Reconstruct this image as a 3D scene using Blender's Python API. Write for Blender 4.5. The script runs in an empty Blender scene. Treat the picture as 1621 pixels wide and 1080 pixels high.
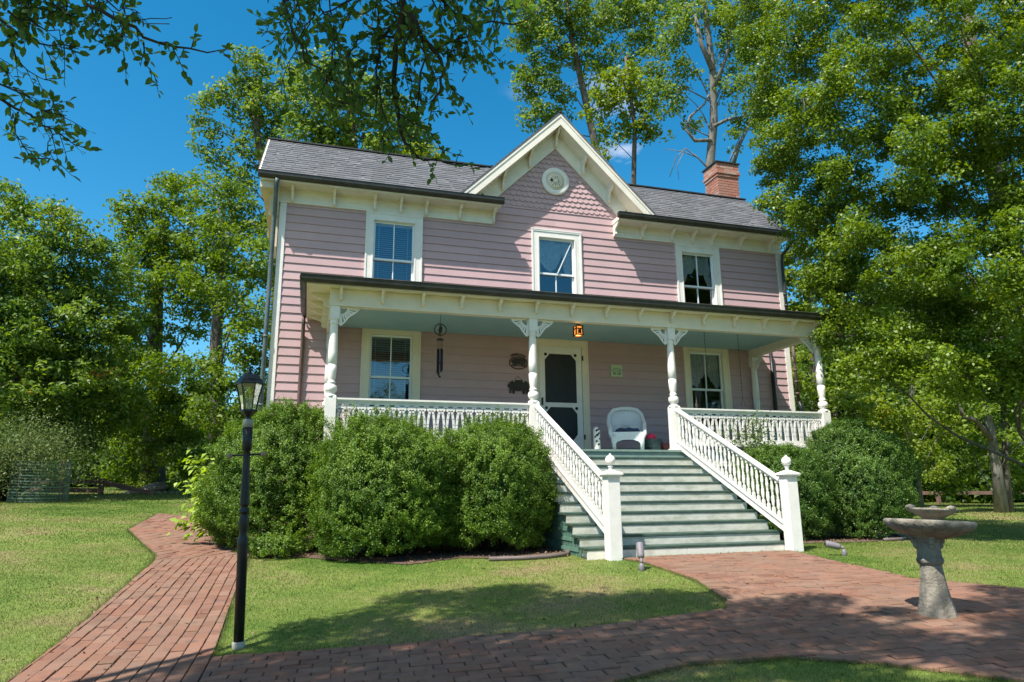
import bpy, bmesh, math, random
import numpy as np
from mathutils import Vector, Matrix
from mathutils.geometry import tessellate_polygon
random.seed(7); RNG = np.random.default_rng(11)
R_ = math.radians
sc = bpy.context.scene
COL = sc.collection

# ------------------------------------------------------------------ camera
CP = np.array([-4.8907, -13.0328, -0.6829]); YAW, PIT, ROL, F = .2886, .2195, -.0085, 1080.8
fw = np.array([math.sin(YAW)*math.cos(PIT), math.cos(YAW)*math.cos(PIT), math.sin(PIT)])
rt = np.array([math.cos(YAW), -math.sin(YAW), 0.]); up = np.cross(rt, fw)
CR = rt*math.cos(ROL)+up*math.sin(ROL); CU = -rt*math.sin(ROL)+up*math.cos(ROL)
cam = bpy.data.cameras.new('camera'); camo = bpy.data.objects.new('camera', cam); COL.objects.link(camo)
camo.matrix_world = Matrix(((CR[0], CU[0], -fw[0], CP[0]), (CR[1], CU[1], -fw[1], CP[1]), (CR[2], CU[2], -fw[2], CP[2]), (0, 0, 0, 1)))
cam.sensor_width = 36; cam.lens = F/1621*36; cam.clip_end = 600; cam.clip_start = .05
sc.camera = camo
def at(u, v, t):
    return CP+(fw+CR*(u-810.5)/F-CU*(v-540)/F)*t

# ------------------------------------------------------------------ light
SUN = np.array([-.75, -.505, 1.41]); SUN = SUN/np.linalg.norm(SUN)
EL = math.asin(SUN[2]); AZ = math.atan2(SUN[0], SUN[1])
sl = bpy.data.lights.new('sun', 'SUN'); sl.energy = 5.0; sl.angle = R_(.55); sl.color = (1, .95, .87)
so = bpy.data.objects.new('sun', sl); COL.objects.link(so)
so.rotation_euler = Vector(SUN).to_track_quat('Z', 'Y').to_euler(); so.location = (-20, -20, 30)
w = bpy.data.worlds.new('World'); sc.world = w; w.use_nodes = True
nt = w.node_tree; nt.nodes.clear()
def N(nt, t, **k):
    n = nt.nodes.new(t)
    for a, b in k.items():
        if a.startswith('i_'): n.inputs[a[2:].replace('_', ' ')].default_value = b
        else: setattr(n, a, b)
    return n
sky = N(nt, 'ShaderNodeTexSky', sky_type='NISHITA', sun_disc=False, sun_elevation=EL, sun_rotation=AZ % (2*math.pi), air_density=1.0, dust_density=.35, ozone_density=4.0)
hs = N(nt, 'ShaderNodeHueSaturation'); hs.inputs['Saturation'].default_value = 1.36; hs.inputs['Hue'].default_value = .483
bg = N(nt, 'ShaderNodeBackground'); bg.inputs['Strength'].default_value = .115
out = N(nt, 'ShaderNodeOutputWorld')
tc = N(nt, 'ShaderNodeTexCoord'); mp = N(nt, 'ShaderNodeMapping'); mp.inputs['Scale'].default_value = (3.2, 3.2, 9)
mp.inputs['Location'].default_value = (.3, .12, .55)
nz = N(nt, 'ShaderNodeTexNoise'); nz.inputs['Scale'].default_value = 1.6; nz.inputs['Detail'].default_value = 7; nz.inputs['Roughness'].default_value = .6
cr = N(nt, 'ShaderNodeValToRGB'); cr.color_ramp.elements[0].position = .58; cr.color_ramp.elements[1].position = .80
# clouds only stand in one part of the sky (towards the north-east, low)
vm = N(nt, 'ShaderNodeVectorMath', operation='DOT_PRODUCT'); cd = at(1120, 240, 1)-CP; cd = cd/np.linalg.norm(cd); vm.inputs[1].default_value = tuple(cd)
mr = N(nt, 'ShaderNodeMapRange'); mr.inputs['From Min'].default_value = .955; mr.inputs['From Max'].default_value = .992
mu = N(nt, 'ShaderNodeMath', operation='MULTIPLY')
mx = N(nt, 'ShaderNodeMix', data_type='RGBA'); mx.inputs[7].default_value = (5.2, 5.4, 6.2, 1)
L = nt.links.new
# unseen broken white cloud, added overhead and behind the viewer as neutral fill light
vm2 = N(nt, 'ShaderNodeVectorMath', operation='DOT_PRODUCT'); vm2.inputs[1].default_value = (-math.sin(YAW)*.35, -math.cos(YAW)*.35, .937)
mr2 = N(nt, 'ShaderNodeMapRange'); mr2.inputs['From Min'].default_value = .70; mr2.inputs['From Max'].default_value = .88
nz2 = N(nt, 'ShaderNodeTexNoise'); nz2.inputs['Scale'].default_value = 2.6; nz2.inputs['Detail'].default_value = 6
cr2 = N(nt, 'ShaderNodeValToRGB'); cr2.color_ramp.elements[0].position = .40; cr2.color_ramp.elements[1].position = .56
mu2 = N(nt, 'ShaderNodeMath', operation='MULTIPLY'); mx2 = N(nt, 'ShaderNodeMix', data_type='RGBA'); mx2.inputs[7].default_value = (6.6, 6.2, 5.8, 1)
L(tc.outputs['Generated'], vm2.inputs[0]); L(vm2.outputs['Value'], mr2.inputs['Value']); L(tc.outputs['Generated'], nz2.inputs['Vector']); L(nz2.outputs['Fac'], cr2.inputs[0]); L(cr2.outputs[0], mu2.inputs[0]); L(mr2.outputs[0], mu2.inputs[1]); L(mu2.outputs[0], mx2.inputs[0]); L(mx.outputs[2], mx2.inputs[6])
L(sky.outputs[0], hs.inputs['Color']); L(tc.outputs['Generated'], mp.inputs[0]); L(mp.outputs[0], nz.inputs['Vector']); L(nz.outputs['Fac'], cr.inputs[0])
L(tc.outputs['Generated'], vm.inputs[0]); L(vm.outputs['Value'], mr.inputs['Value'])
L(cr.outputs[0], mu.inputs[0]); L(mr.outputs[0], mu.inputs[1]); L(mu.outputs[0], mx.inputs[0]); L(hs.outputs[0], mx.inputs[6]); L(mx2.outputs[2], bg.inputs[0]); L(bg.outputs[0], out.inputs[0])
sc.view_settings.view_transform = 'Standard'; sc.view_settings.look = 'None'; sc.view_settings.exposure = 0.76; sc.view_settings.gamma = 1
sc.cycles.max_bounces = 6; sc.cycles.transparent_max_bounces = 12; sc.cycles.diffuse_bounces = 3

# ------------------------------------------------------------------ ground height
GP = np.array([[-5.303,-7.309,-1.79],[-.065,-8.464,-1.671],[-6.557,-7.791,-1.791],[-1.935,-9.382,-1.77],[-3.71,-8.859,-1.755],[-7.704,.223,-1.241],[-6.753,-2.674,-1.488],[-10.898,5.883,-.82],[-11.413,12.381,-.529],[-8.819,13.717,-.391],[15.707,6.625,-1.21],[20.881,7.228,-1.213],[7.532,-3.163,-1.536],[2.658,-4.407,-1.453],[-1.13,-4.8,-1.5],[1.56,-4.8,-1.5],[-5.5,0,-1.42],[5.5,0,-1.5],[0,2,-1.45],[-3,-3,-1.5],[4,-3,-1.5],[-30,30,-.2],[30,40,-1],[0,40,-.8],[-9,-16,-2.1],[4,-16,-2],[25,0,-1.4],[-30,0,-.8],[-25,-25,-2],[25,-25,-2],[0,80,-.8],[80,0,-1.2],[-80,0,-.6],[0,-80,-2]])
_n = len(GP); _X = GP[:, :2]/10
_d = np.linalg.norm(_X[:, None]-_X[None], axis=2); _K = np.where(_d > 0, _d*_d*np.log(_d+1e-9), 0)+np.eye(_n)*.02
_Q = np.c_[np.ones(_n), _X]; _S = np.linalg.solve(np.block([[_K, _Q], [_Q.T, np.zeros((3, 3))]]), np.r_[GP[:, 2], 0, 0, 0])
def H(x, y):
    x = np.asarray(x, float); y = np.asarray(y, float); sh = x.shape
    q = np.stack([x.ravel(), y.ravel()], 1)/10
    d = np.linalg.norm(q[:, None]-_X[None], axis=2); k = d*d*np.log(d+1e-9)
    r = k@_S[:_n]+_S[-3]+q@_S[-2:]
    rr = np.hypot(x.ravel(), y.ravel()); f = np.clip((rr-45)/50, 0, 1)
    r = np.clip(r, -2.6, .6)*(1-f)+(-1.0)*f
    return r.reshape(sh)
def hz(x, y): return float(H(np.array([x]), np.array([y]))[0])

# ------------------------------------------------------------------ materials
def lin(*c):
    c = np.array(c, float)/255; return tuple(np.where(c <= .04045, c/12.92, ((c+.055)/1.055)**2.4))
MATS = {}
def mat(name, col, rough=.6, var=.12, scale=6., bump=.0, bscale=40., spec=.4, metal=0., col2=None, stretch=None, thr=(.35, .7)):
    if name in MATS: return MATS[name]
    m = bpy.data.materials.new(name); m.use_nodes = True; t = m.node_tree; b = t.nodes['Principled BSDF']
    b.inputs['Roughness'].default_value = rough; b.inputs['Specular IOR Level'].default_value = spec; b.inputs['Metallic'].default_value = metal
    tcn = N(t, 'ShaderNodeTexCoord'); mpn = N(t, 'ShaderNodeMapping')
    if stretch: mpn.inputs['Scale'].default_value = stretch
    n = N(t, 'ShaderNodeTexNoise'); n.inputs['Scale'].default_value = scale; n.inputs['Detail'].default_value = 6; n.inputs['Roughness'].default_value = .65
    r = N(t, 'ShaderNodeValToRGB'); r.color_ramp.elements[0].position = thr[0]; r.color_ramp.elements[1].position = thr[1]
    c2 = col2 if col2 else tuple(min(1, c*(1+var)) for c in col); c1 = col if col2 else tuple(c*(1-var) for c in col)
    r.color_ramp.elements[0].color = (*c1, 1); r.color_ramp.elements[1].color = (*c2, 1)
    t.links.new(tcn.outputs['Object'], mpn.inputs[0]); t.links.new(mpn.outputs[0], n.inputs['Vector']); t.links.new(n.outputs['Fac'], r.inputs[0]); t.links.new(r.outputs[0], b.inputs['Base Color'])
    if bump:
        n2 = N(t, 'ShaderNodeTexNoise'); n2.inputs['Scale'].default_value = bscale; n2.inputs['Detail'].default_value = 5
        bp = N(t, 'ShaderNodeBump'); bp.inputs['Strength'].default_value = bump; bp.inputs['Distance'].default_value = .02
        t.links.new(mpn.outputs[0], n2.inputs['Vector']); t.links.new(n2.outputs['Fac'], bp.inputs['Height']); t.links.new(bp.outputs[0], b.inputs['Normal'])
    MATS[name] = m; return m
TRIM = mat('upper_trim_paint', (.79, .725, .63), .5, .07, 3, .08, 50)
CREAM = mat('cream_paint', (.77, .675, .53), .5, .06, 3, .08, 50)
WHITE = mat('white_paint', (.78, .745, .69), .5, .06, 5, .10, 50)
RISER = mat('riser_paint', (.60, .585, .51), .65, .2, 4, .2, 50, col2=(.38, .385, .29), stretch=(1, 1, 2.5), thr=(.42, .68))
GREENP = mat('tread_green_paint', (.05, .088, .066), .5, .3, 8, .2, 50)
LATT = mat('lattice_green', (.11, .21, .16), .6, .2, 8, .1)
PFLOOR = mat('porch_floor_paint', (.20, .28, .24), .55, .15, 5, .1)
TEAL = mat('porch_ceiling_paint', (.33, .49, .53), .55, .05, 3, .05)
BRONZE = mat('gutter_bronze', (.035, .033, .028), .45, .35, 5, .1, 30, spec=.5)
PATINA = mat('downspout_patina', (.10, .135, .14), .5, .3, 4, .1, 30)
VINYL = mat('vinyl_sash', (.74, .78, .80), .4, .03, 3)
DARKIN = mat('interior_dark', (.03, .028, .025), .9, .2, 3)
BLACKM = mat('black_metal', (.012, .013, .015), .4, .4, 12, .1, 60)
RUSTY = mat('rusty_metal', (.035, .025, .017), .6, .4, 14, .1)
CONC = mat('concrete_pale', (.34, .33, .29), .9, .25, 12, .4, 60)
STONE = mat('birdbath_stone', (.10, .09, .072), .9, .3, 9, .6, 45, col2=(.27, .24, .19), thr=(.3, .62))
WOODR = mat('rail_wood', (.12, .07, .055), .85, .3, 6, .4, 30, stretch=(1, 1, 6), col2=(.23, .145, .115))
BARK = mat('bark', (.075, .06, .048), .95, .3, 5, .8, 22, stretch=(2.5, 2.5, .6), col2=(.19, .165, .14))
BARKP = mat('pale_bark', (.11, .10, .085), .95, .3, 4, .6, 18, stretch=(2.5, 2.5, .6), col2=(.29, .27, .24))
TWIG = mat('dark_twig', (.03, .024, .02), .9, .3, 8)
MULCH = mat('mulch', (.075, .045, .03), 1, .3, 22, 1.0, 60, col2=(.20, .135, .10))
WICK = mat('wicker_white', (.66, .70, .70), .6, .12, 60, .5, 120)
NAVY = mat('navy_cloth', (.03, .05, .10), .9, .4, 18, .2)
PINKB = mat('hot_pink_plastic', (.80, .03, .12), .4, .1, 5)
GALV = mat('tub_metal', (.07, .10, .11), .4, .3, 10, .1, metal=.3)
SPOT = mat('spotlight_grey', (.20, .175, .19), .55, .15, 10, .1)
TERRA = mat('red_pot', (.16, .035, .045), .6, .2, 8)
MESHG = mat('mesh_green', (.10, .17, .12), .7, .2, 10)
ROCK = mat('rock', (.22, .19, .16), .95, .3, 4, .6, 12)
HOSE = mat('edging_plastic', (.14, .11, .10), .6, .2, 8)
PLAQ = mat('plaque_green', (.50, .60, .38), .6, .08, 8)
PLAQD = mat('plaque_drawing', (.03, .10, .05), .6, .1, 8)
CHIME = mat('chime_tube', (.01, .014, .03), .3, .2, 8, metal=.5)
SCREEN = mat('door_screen', (.022, .026, .028), .55, .25, 2.2, spec=.3)
FROG = mat('brass_ball', (.28, .20, .14), .5, .2, 8)
COLLAR = mat('pewter_collar', (.30, .285, .26), .55, .1, 9)

def glass_mat(name, tint, rough=.04, mixv=.12):
    m = bpy.data.materials.new(name); m.use_nodes = True; t = m.node_tree; t.nodes.clear()
    o = N(t, 'ShaderNodeOutputMaterial'); g = N(t, 'ShaderNodeBsdfGlossy'); g.inputs['Roughness'].default_value = rough; g.inputs['Color'].default_value = (.95, .97, 1, 1)
    tr = N(t, 'ShaderNodeBsdfTransparent'); tr.inputs['Color'].default_value = (*tint, 1)
    lw = N(t, 'ShaderNodeFresnel'); lw.inputs['IOR'].default_value = 1.5
    ma = N(t, 'ShaderNodeMath', operation='MULTIPLY_ADD'); ma.inputs[1].default_value = 1.3; ma.inputs[2].default_value = mixv
    n = N(t, 'ShaderNodeTexNoise'); n.inputs['Scale'].default_value = 1.6; bp = N(t, 'ShaderNodeBump'); bp.inputs['Strength'].default_value = .08; bp.inputs['Distance'].default_value = .05
    mxn = N(t, 'ShaderNodeMixShader'); k = t.links.new
    k(n.outputs['Fac'], bp.inputs['Height']); k(bp.outputs[0], g.inputs['Normal'])
    k(lw.outputs[0], ma.inputs[0]); k(ma.outputs[0], mxn.inputs[0]); k(tr.outputs[0], mxn.inputs[1]); k(g.outputs[0], mxn.inputs[2]); k(mxn.outputs[0], o.inputs[0])
    return m
GLASS = glass_mat('window_glass', (.75, .82, .85), .03, .10)
LGLASS = glass_mat('lantern_glass', (.85, .82, .72), .1, .06)
def emit_mat(name, col, s):
    m = bpy.data.materials.new(name); m.use_nodes = True; b = m.node_tree.nodes['Principled BSDF']
    b.inputs['Base Color'].default_value = (*col, 1); b.inputs['Emission Color'].default_value = (*col, 1); b.inputs['Emission Strength'].default_value = s
    return m
AMBER = emit_mat('lit_amber_glass', (1., .34, .07), .6)

def cloth_mat(name, col, alpha_scale):
    m = bpy.data.materials.new(name); m.use_nodes = True; t = m.node_tree; b = t.nodes['Principled BSDF']
    b.inputs['Base Color'].default_value = (*col, 1); b.inputs['Roughness'].default_value = .9
    tcn = N(t, 'ShaderNodeTexCoord'); v = N(t, 'ShaderNodeTexVoronoi'); v.inputs['Scale'].default_value = alpha_scale
    mrn = N(t, 'ShaderNodeMapRange'); mrn.inputs['From Min'].default_value = .1; mrn.inputs['From Max'].default_value = .5; mrn.inputs['To Min'].default_value = 1; mrn.inputs['To Max'].default_value = .6
    t.links.new(tcn.outputs['Object'], v.inputs['Vector']); t.links.new(v.outputs['Distance'], mrn.inputs['Value']); t.links.new(mrn.outputs[0], b.inputs['Alpha'])
    return m
LACE = cloth_mat('lace_cloth', (.88, .90, .90), 38)
BLIND = mat('blind_slat', (.60, .62, .62), .5, .03, 3)

def leaf_mat(name, c1, c2, trans=.3, accent=None, rough=.5, nscale=.9, spec=.35):
    m = bpy.data.materials.new(name); m.use_nodes = True; t = m.node_tree; b = t.nodes['Principled BSDF']; k = t.links.new
    b.inputs['Roughness'].default_value = rough; b.inputs['Specular IOR Level'].default_value = spec
    a = N(t, 'ShaderNodeAttribute', attribute_name='rnd'); tcn = N(t, 'ShaderNodeTexCoord')
    n = N(t, 'ShaderNodeTexNoise'); n.inputs['Scale'].default_value = nscale; n.inputs['Detail'].default_value = 3
    k(tcn.outputs['Object'], n.inputs['Vector'])
    ad = N(t, 'ShaderNodeMath', operation='MULTIPLY_ADD'); ad.inputs[1].default_value = .55
    mrn = N(t, 'ShaderNodeMapRange'); mrn.inputs['From Min'].default_value = .3; mrn.inputs['From Max'].default_value = .7; mrn.inputs['To Max'].default_value = .45
    k(n.outputs['Fac'], mrn.inputs['Value']); k(a.outputs['Fac'], ad.inputs[0]); k(mrn.outputs[0], ad.inputs[2])
    r = N(t, 'ShaderNodeValToRGB'); e = r.color_ramp.elements; e[0].position = .1; e[0].color = (*c1, 1); e[1].position = .9; e[1].color = (*c2, 1)
    if accent:
        e[1].position = .86; x = e.new(.95); x.color = (*accent, 1)
    k(ad.outputs[0], r.inputs[0]); k(r.outputs[0], b.inputs['Base Color'])
    tr = N(t, 'ShaderNodeBsdfTranslucent'); hsn = N(t, 'ShaderNodeHueSaturation'); hsn.inputs['Hue'].default_value = .485; hsn.inputs['Value'].default_value = 1.5; hsn.inputs['Saturation'].default_value = 1.15
    k(r.outputs[0], hsn.inputs['Color']); k(hsn.outputs[0], tr.inputs['Color'])
    mxn = N(t, 'ShaderNodeMixShader'); mxn.inputs[0].default_value = trans
    o = t.nodes['Material Output']; k(b.outputs[0], mxn.inputs[1]); k(tr.outputs[0], mxn.inputs[2]); k(mxn.outputs[0], o.inputs['Surface'])
    return m
LF_BOX = leaf_mat('boxwood_leaves', (.026, .080, .008), (.20, .32, .035), .3, rough=.5, nscale=1.4)
LF_BOX2 = leaf_mat('glossy_boxwood_leaves', (.022, .070, .012), (.16, .27, .045), .28, rough=.42, nscale=1.4)
LF_MAPLE = leaf_mat('maple_leaves', (.055, .115, .014), (.20, .295, .038), .42, accent=(.30, .22, .05))
LF_SUMAC = leaf_mat('pale_tree_leaves', (.055, .125, .022), (.21, .31, .05), .4, accent=(.36, .16, .07))
LF_TALL = leaf_mat('tall_tree_leaves', (.065, .125, .02), (.22, .315, .055), .42, accent=(.36, .30, .05))
LF_DARK = leaf_mat('dark_wood_leaves', (.032, .075, .012), (.12, .19, .03), .35)
LF_BIG = leaf_mat('big_tree_leaves', (.055, .12, .012), (.22, .31, .032), .36, rough=.42)
LF_YEL = leaf_mat('yellow_green_leaves', (.09, .165, .018), (.27, .34, .045), .42, accent=(.5, .30, .05))
LF_NEAR = leaf_mat('overhanging_leaves', (.045, .10, .022), (.10, .19, .04), .42)
LF_LIME = leaf_mat('lime_leaves', (.17, .30, .03), (.42, .52, .08), .4)
LF_DRY = leaf_mat('scraggly_leaves', (.07, .13, .03), (.24, .29, .10), .3)
LF_BROWN = leaf_mat('litter_leaves', (.09, .05, .03), (.28, .19, .11), .1)

def grass_mat(name, blade):
    m = bpy.data.materials.new(name); m.use_nodes = True; t = m.node_tree; b = t.nodes['Principled BSDF']; k = t.links.new
    b.inputs['Roughness'].default_value = .65; b.inputs['Specular IOR Level'].default_value = .2
    g = N(t, 'ShaderNodeNewGeometry')
    n = N(t, 'ShaderNodeTexNoise'); n.inputs['Scale'].default_value = .42; n.inputs['Detail'].default_value = 9; n.inputs['Roughness'].default_value = .74
    r = N(t, 'ShaderNodeValToRGB'); e = r.color_ramp.elements
    e[0].position = .38; e[0].color = (.085, .155, .022, 1); e[1].position = .66; e[1].color = (.27, .215, .105, 1); x = e.new(.52); x.color = (.17, .215, .048, 1)
    k(g.outputs['Position'], n.inputs['Vector']); k(n.outputs['Fac'], r.inputs[0])
    n2 = N(t, 'ShaderNodeTexNoise'); n2.inputs['Scale'].default_value = 9 if blade else 45; n2.inputs['Detail'].default_value = 4; k(g.outputs['Position'], n2.inputs['Vector'])
    hsn = N(t, 'ShaderNodeHueSaturation'); mrn = N(t, 'ShaderNodeMapRange'); mrn.inputs['From Min'].default_value = .3; mrn.inputs['From Max'].default_value = .7
    mrn.inputs['To Min'].default_value = .65; mrn.inputs['To Max'].default_value = 1.15
    k(n2.outputs['Fac'], mrn.inputs['Value']); k(mrn.outputs[0], hsn.inputs['Value']); k(r.outputs[0], hsn.inputs['Color'])
    if blade:
        a = N(t, 'ShaderNodeAttribute', attribute_name='rnd'); m3 = N(t, 'ShaderNodeMapRange'); m3.inputs['To Min'].default_value = .7; m3.inputs['To Max'].default_value = 1.35
        h2 = N(t, 'ShaderNodeHueSaturation'); k(a.outputs['Fac'], m3.inputs['Value']); k(m3.outputs[0], h2.inputs['Value']); k(hsn.outputs[0], h2.inputs['Color']); last = h2
        tr = N(t, 'ShaderNodeBsdfTranslucent'); mxn = N(t, 'ShaderNodeMixShader'); mxn.inputs[0].default_value = .25
        k(h2.outputs[0], tr.inputs['Color']); k(b.outputs[0], mxn.inputs[1]); k(tr.outputs[0], mxn.inputs[2]); k(mxn.outputs[0], t.nodes['Material Output'].inputs['Surface'])
    else: last = hsn
    k(last.outputs[0], b.inputs['Base Color'])
    return m
GRASSG = grass_mat('lawn_soil_green', False); GRASSB = grass_mat('grass_blades', True)

def rnd_mat(name, cols, rough=.85, bump=.5, dirt=(.10, .09, .05), blotch=None):
    m = bpy.data.materials.new(name); m.use_nodes = True; t = m.node_tree; b = t.nodes['Principled BSDF']; k = t.links.new
    b.inputs['Roughness'].default_value = rough; b.inputs['Specular IOR Level'].default_value = .25
    a = N(t, 'ShaderNodeAttribute', attribute_name='rnd'); r = N(t, 'ShaderNodeValToRGB'); e = r.color_ramp.elements
    e[0].position = 0; e[0].color = (*cols[0], 1); e[1].position = 1; e[1].color = (*cols[-1], 1)
    for i, c in enumerate(cols[1:-1]): x = e.new((i+1)/(len(cols)-1)); x.color = (*c, 1)
    g = N(t, 'ShaderNodeNewGeometry'); n = N(t, 'ShaderNodeTexNoise'); n.inputs['Scale'].default_value = 1.3; n.inputs['Detail'].default_value = 8; n.inputs['Roughness'].default_value = .7
    rr = N(t, 'ShaderNodeMapRange'); rr.inputs['From Min'].default_value = .40; rr.inputs['From Max'].default_value = .72; rr.inputs['To Max'].default_value = .65
    mxn = N(t, 'ShaderNodeMix', data_type='RGBA'); mxn.inputs[7].default_value = (*dirt, 1)
    k(a.outputs['Fac'], r.inputs[0]); k(g.outputs['Position'], n.inputs['Vector']); k(n.outputs['Fac'], rr.inputs['Value']); k(rr.outputs[0], mxn.inputs[0]); k(r.outputs[0], mxn.inputs[6]); k(mxn.outputs[2], b.inputs['Base Color'])
    if blotch:
        n3 = N(t, 'ShaderNodeTexNoise'); n3.inputs['Scale'].default_value = 7.5; n3.inputs['Detail'].default_value = 5; n3.inputs['Roughness'].default_value = .7; r3 = N(t, 'ShaderNodeMapRange'); r3.inputs['From Min'].default_value = .52; r3.inputs['From Max'].default_value = .72; r3.inputs['To Max'].default_value = .62
        m3 = N(t, 'ShaderNodeMix', data_type='RGBA'); m3.inputs[7].default_value = (*blotch, 1); k(g.outputs['Position'], n3.inputs['Vector']); k(n3.outputs['Fac'], r3.inputs['Value']); k(r3.outputs[0], m3.inputs[0]); k(mxn.outputs[2], m3.inputs[6]); k(m3.outputs[2], b.inputs['Base Color'])
    n2 = N(t, 'ShaderNodeTexNoise'); n2.inputs['Scale'].default_value = 60; n2.inputs['Detail'].default_value = 4; bp = N(t, 'ShaderNodeBump'); bp.inputs['Strength'].default_value = bump; bp.inputs['Distance'].default_value = .006
    k(g.outputs['Position'], n2.inputs['Vector']); k(n2.outputs['Fac'], bp.inputs['Height']); k(bp.outputs[0], b.inputs['Normal'])
    return m
BRICK = rnd_mat('paving_brick', [(.18, .085, .055), (.225, .108, .070), (.25, .125, .082), (.205, .108, .076), (.26, .142, .098)], dirt=(.175, .135, .095), blotch=(.075, .055, .05))
SHING = rnd_mat('slate_shingle', [(.095, .10, .112), (.115, .12, .132), (.145, .147, .16), (.105, .108, .12), (.165, .165, .178)], dirt=(.09, .09, .09))
JOINT = mat('brick_joint_soil', (.09, .065, .045), 1, .3, 30, .6, 60, col2=(.17, .145, .085))
PINK = rnd_mat('pink_paint', [(.49, .325, .335), (.515, .342, .352), (.53, .352, .362), (.55, .37, .375)], .55, .10, dirt=(.42, .295, .30))
CHIMB = rnd_mat('chimney_brick', [(.30, .10, .065), (.40, .15, .10), (.42, .17, .12), (.46, .33, .27), (.34, .13, .09)], dirt=(.34, .20, .16))
MORT = mat('mortar', (.36, .33, .29), .95, .2, 12, .5, 60)

# ------------------------------------------------------------------ mesh helpers
ORG = {}
def tag(o, label=None, cat=None, group=None, kind=None):
    if label: o['label'] = label
    if cat: o['category'] = cat
    if group: o['group'] = group
    if kind: o['kind'] = kind
    return o
def thing(name, loc, label, cat, group=None):
    o = bpy.data.objects.new(name, None); COL.objects.link(o); o.location = loc; o.empty_display_size = .2
    ORG[o.name] = np.array(loc, float); return tag(o, label, cat, group)
def link(name, me, m, parent=None):
    o = bpy.data.objects.new(name, me); COL.objects.link(o)
    if m: me.materials.append(m)
    if parent is not None: o.parent = parent; ORG[o.name] = ORG[parent.name]
    else: ORG[o.name] = np.zeros(3)
    return o
class MB:
    def __init__(s): s.v = []; s.f = []; s.sm = []; s.r = []
    def add(s, vs, fs, smooth=False, r=None):
        o = len(s.v); s.v += [tuple(map(float, p)) for p in vs]; s.f += [tuple(i+o for i in f) for f in fs]; s.sm += [smooth]*len(fs)
        s.r += [random.random() if r is None else r]*len(fs); return s
    def box(s, x0, x1, y0, y1, z0, z1, r=None):
        if x0 > x1: x0, x1 = x1, x0
        if y0 > y1: y0, y1 = y1, y0
        return s.add([(x0,y0,z0),(x1,y0,z0),(x1,y1,z0),(x0,y1,z0),(x0,y0,z1),(x1,y0,z1),(x1,y1,z1),(x0,y1,z1)],
              [(0,3,2,1),(4,5,6,7),(0,1,5,4),(1,2,6,5),(2,3,7,6),(3,0,4,7)], r=r)
    def bar(s, p, q, wd, ht, upv=(0, 0, 1)):
        p = np.array(p, float); q = np.array(q, float); d = (q-p)/np.linalg.norm(q-p); a = np.cross(d, upv); a = a/np.linalg.norm(a); b = np.cross(a, d)
        vs = [e+a*i*wd/2+b*j*ht/2 for e in (p, q) for i, j in ((-1,-1),(1,-1),(1,1),(-1,1))]
        return s.add(vs, [(0,1,2,3),(7,6,5,4),(0,4,5,1),(1,5,6,2),(2,6,7,3),(3,7,4,0)])
    def tube(s, pts, rad, seg=8, cap=True):
        pts = [np.array(p, float) for p in pts]; n = len(pts)
        if np.isscalar(rad): rad = [rad]*n
        vs = []; pa = None
        for i, p in enumerate(pts):
            d = pts[min(i+1, n-1)]-pts[max(i-1, 0)]; d = d/(np.linalg.norm(d)+1e-9)
            if pa is None: pa = np.cross(d, (0, 0, 1) if abs(d[2]) < .9 else (1, 0, 0))
            a = pa-d*np.dot(pa, d); a = a/(np.linalg.norm(a)+1e-9); b = np.cross(d, a); pa = a
            for k in range(seg):
                t = 2*math.pi*k/seg; vs.append(p+(a*math.cos(t)+b*math.sin(t))*rad[i])
        fs = [(i*seg+k, i*seg+(k+1) % seg, (i+1)*seg+(k+1) % seg, (i+1)*seg+k) for i in range(n-1) for k in range(seg)]
        if cap: fs += [tuple(range(seg))[::-1], tuple((n-1)*seg+k for k in range(seg))]
        return s.add(vs, fs, True)
    def lathe(s, prof, c=(0, 0, 0), seg=16, lobes=None, ax=None, rot=0):
        n = len(prof); vs = []
        for r, z in prof:
            for k in range(seg):
                t = 2*math.pi*k/seg+rot; rr = r*(1+(lobes[1]*math.cos(lobes[0]*t) if lobes else 0))
                p = np.array((rr*math.cos(t), rr*math.sin(t), z))
                if ax is not None: p = ax@p
                vs.append(p+np.array(c))
        fs = [(i*seg+k, i*seg+(k+1) % seg, (i+1)*seg+(k+1) % seg, (i+1)*seg+k) for i in range(n-1) for k in range(seg)]
        fs += [tuple(range(seg))[::-1], tuple((n-1)*seg+k for k in range(seg))]
        return s.add(vs, fs, seg > 8)
    def prism(s, poly, y0, y1, plane='xz'):
        n = len(poly); P = lambda a, b, y: (a, y, b) if plane == 'xz' else ((y, a, b) if plane == 'yz' else (a, b, y))
        vs = [P(a, b, y0) for a, b in poly]+[P(a, b, y1) for a, b in poly]
        tris = tessellate_polygon([[Vector((a, b, 0)) for a, b in poly]])
        fs = [tuple(t) for t in tris]+[tuple(i+n for i in t[::-1]) for t in tris]+[(i, (i+1) % n, (i+1) % n+n, i+n) for i in range(n)]
        return s.add(vs, fs)
    def build(s, name, m, parent=None, attr=False, smooth=True, bevel=0):
        me = bpy.data.meshes.new(name); o = ORG[parent.name] if parent is not None else np.zeros(3)
        vs = np.array(s.v)-o; me.from_pydata([tuple(v) for v in vs], [], s.f); me.update()
        bm = bmesh.new(); bm.from_mesh(me); bmesh.ops.recalc_face_normals(bm, faces=bm.faces); bm.to_mesh(me); bm.free()
        if smooth: me.polygons.foreach_set('use_smooth', s.sm)
        if attr: a = me.attributes.new('rnd', 'FLOAT', 'FACE'); a.data.foreach_set('value', s.r)
        ob = link(name, me, m, parent)
        if bevel:
            b = ob.modifiers.new('bevel', 'BEVEL'); b.width = bevel; b.segments = 2; b.limit_method = 'ANGLE'; b.angle_limit = R_(40)
        return ob
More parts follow.
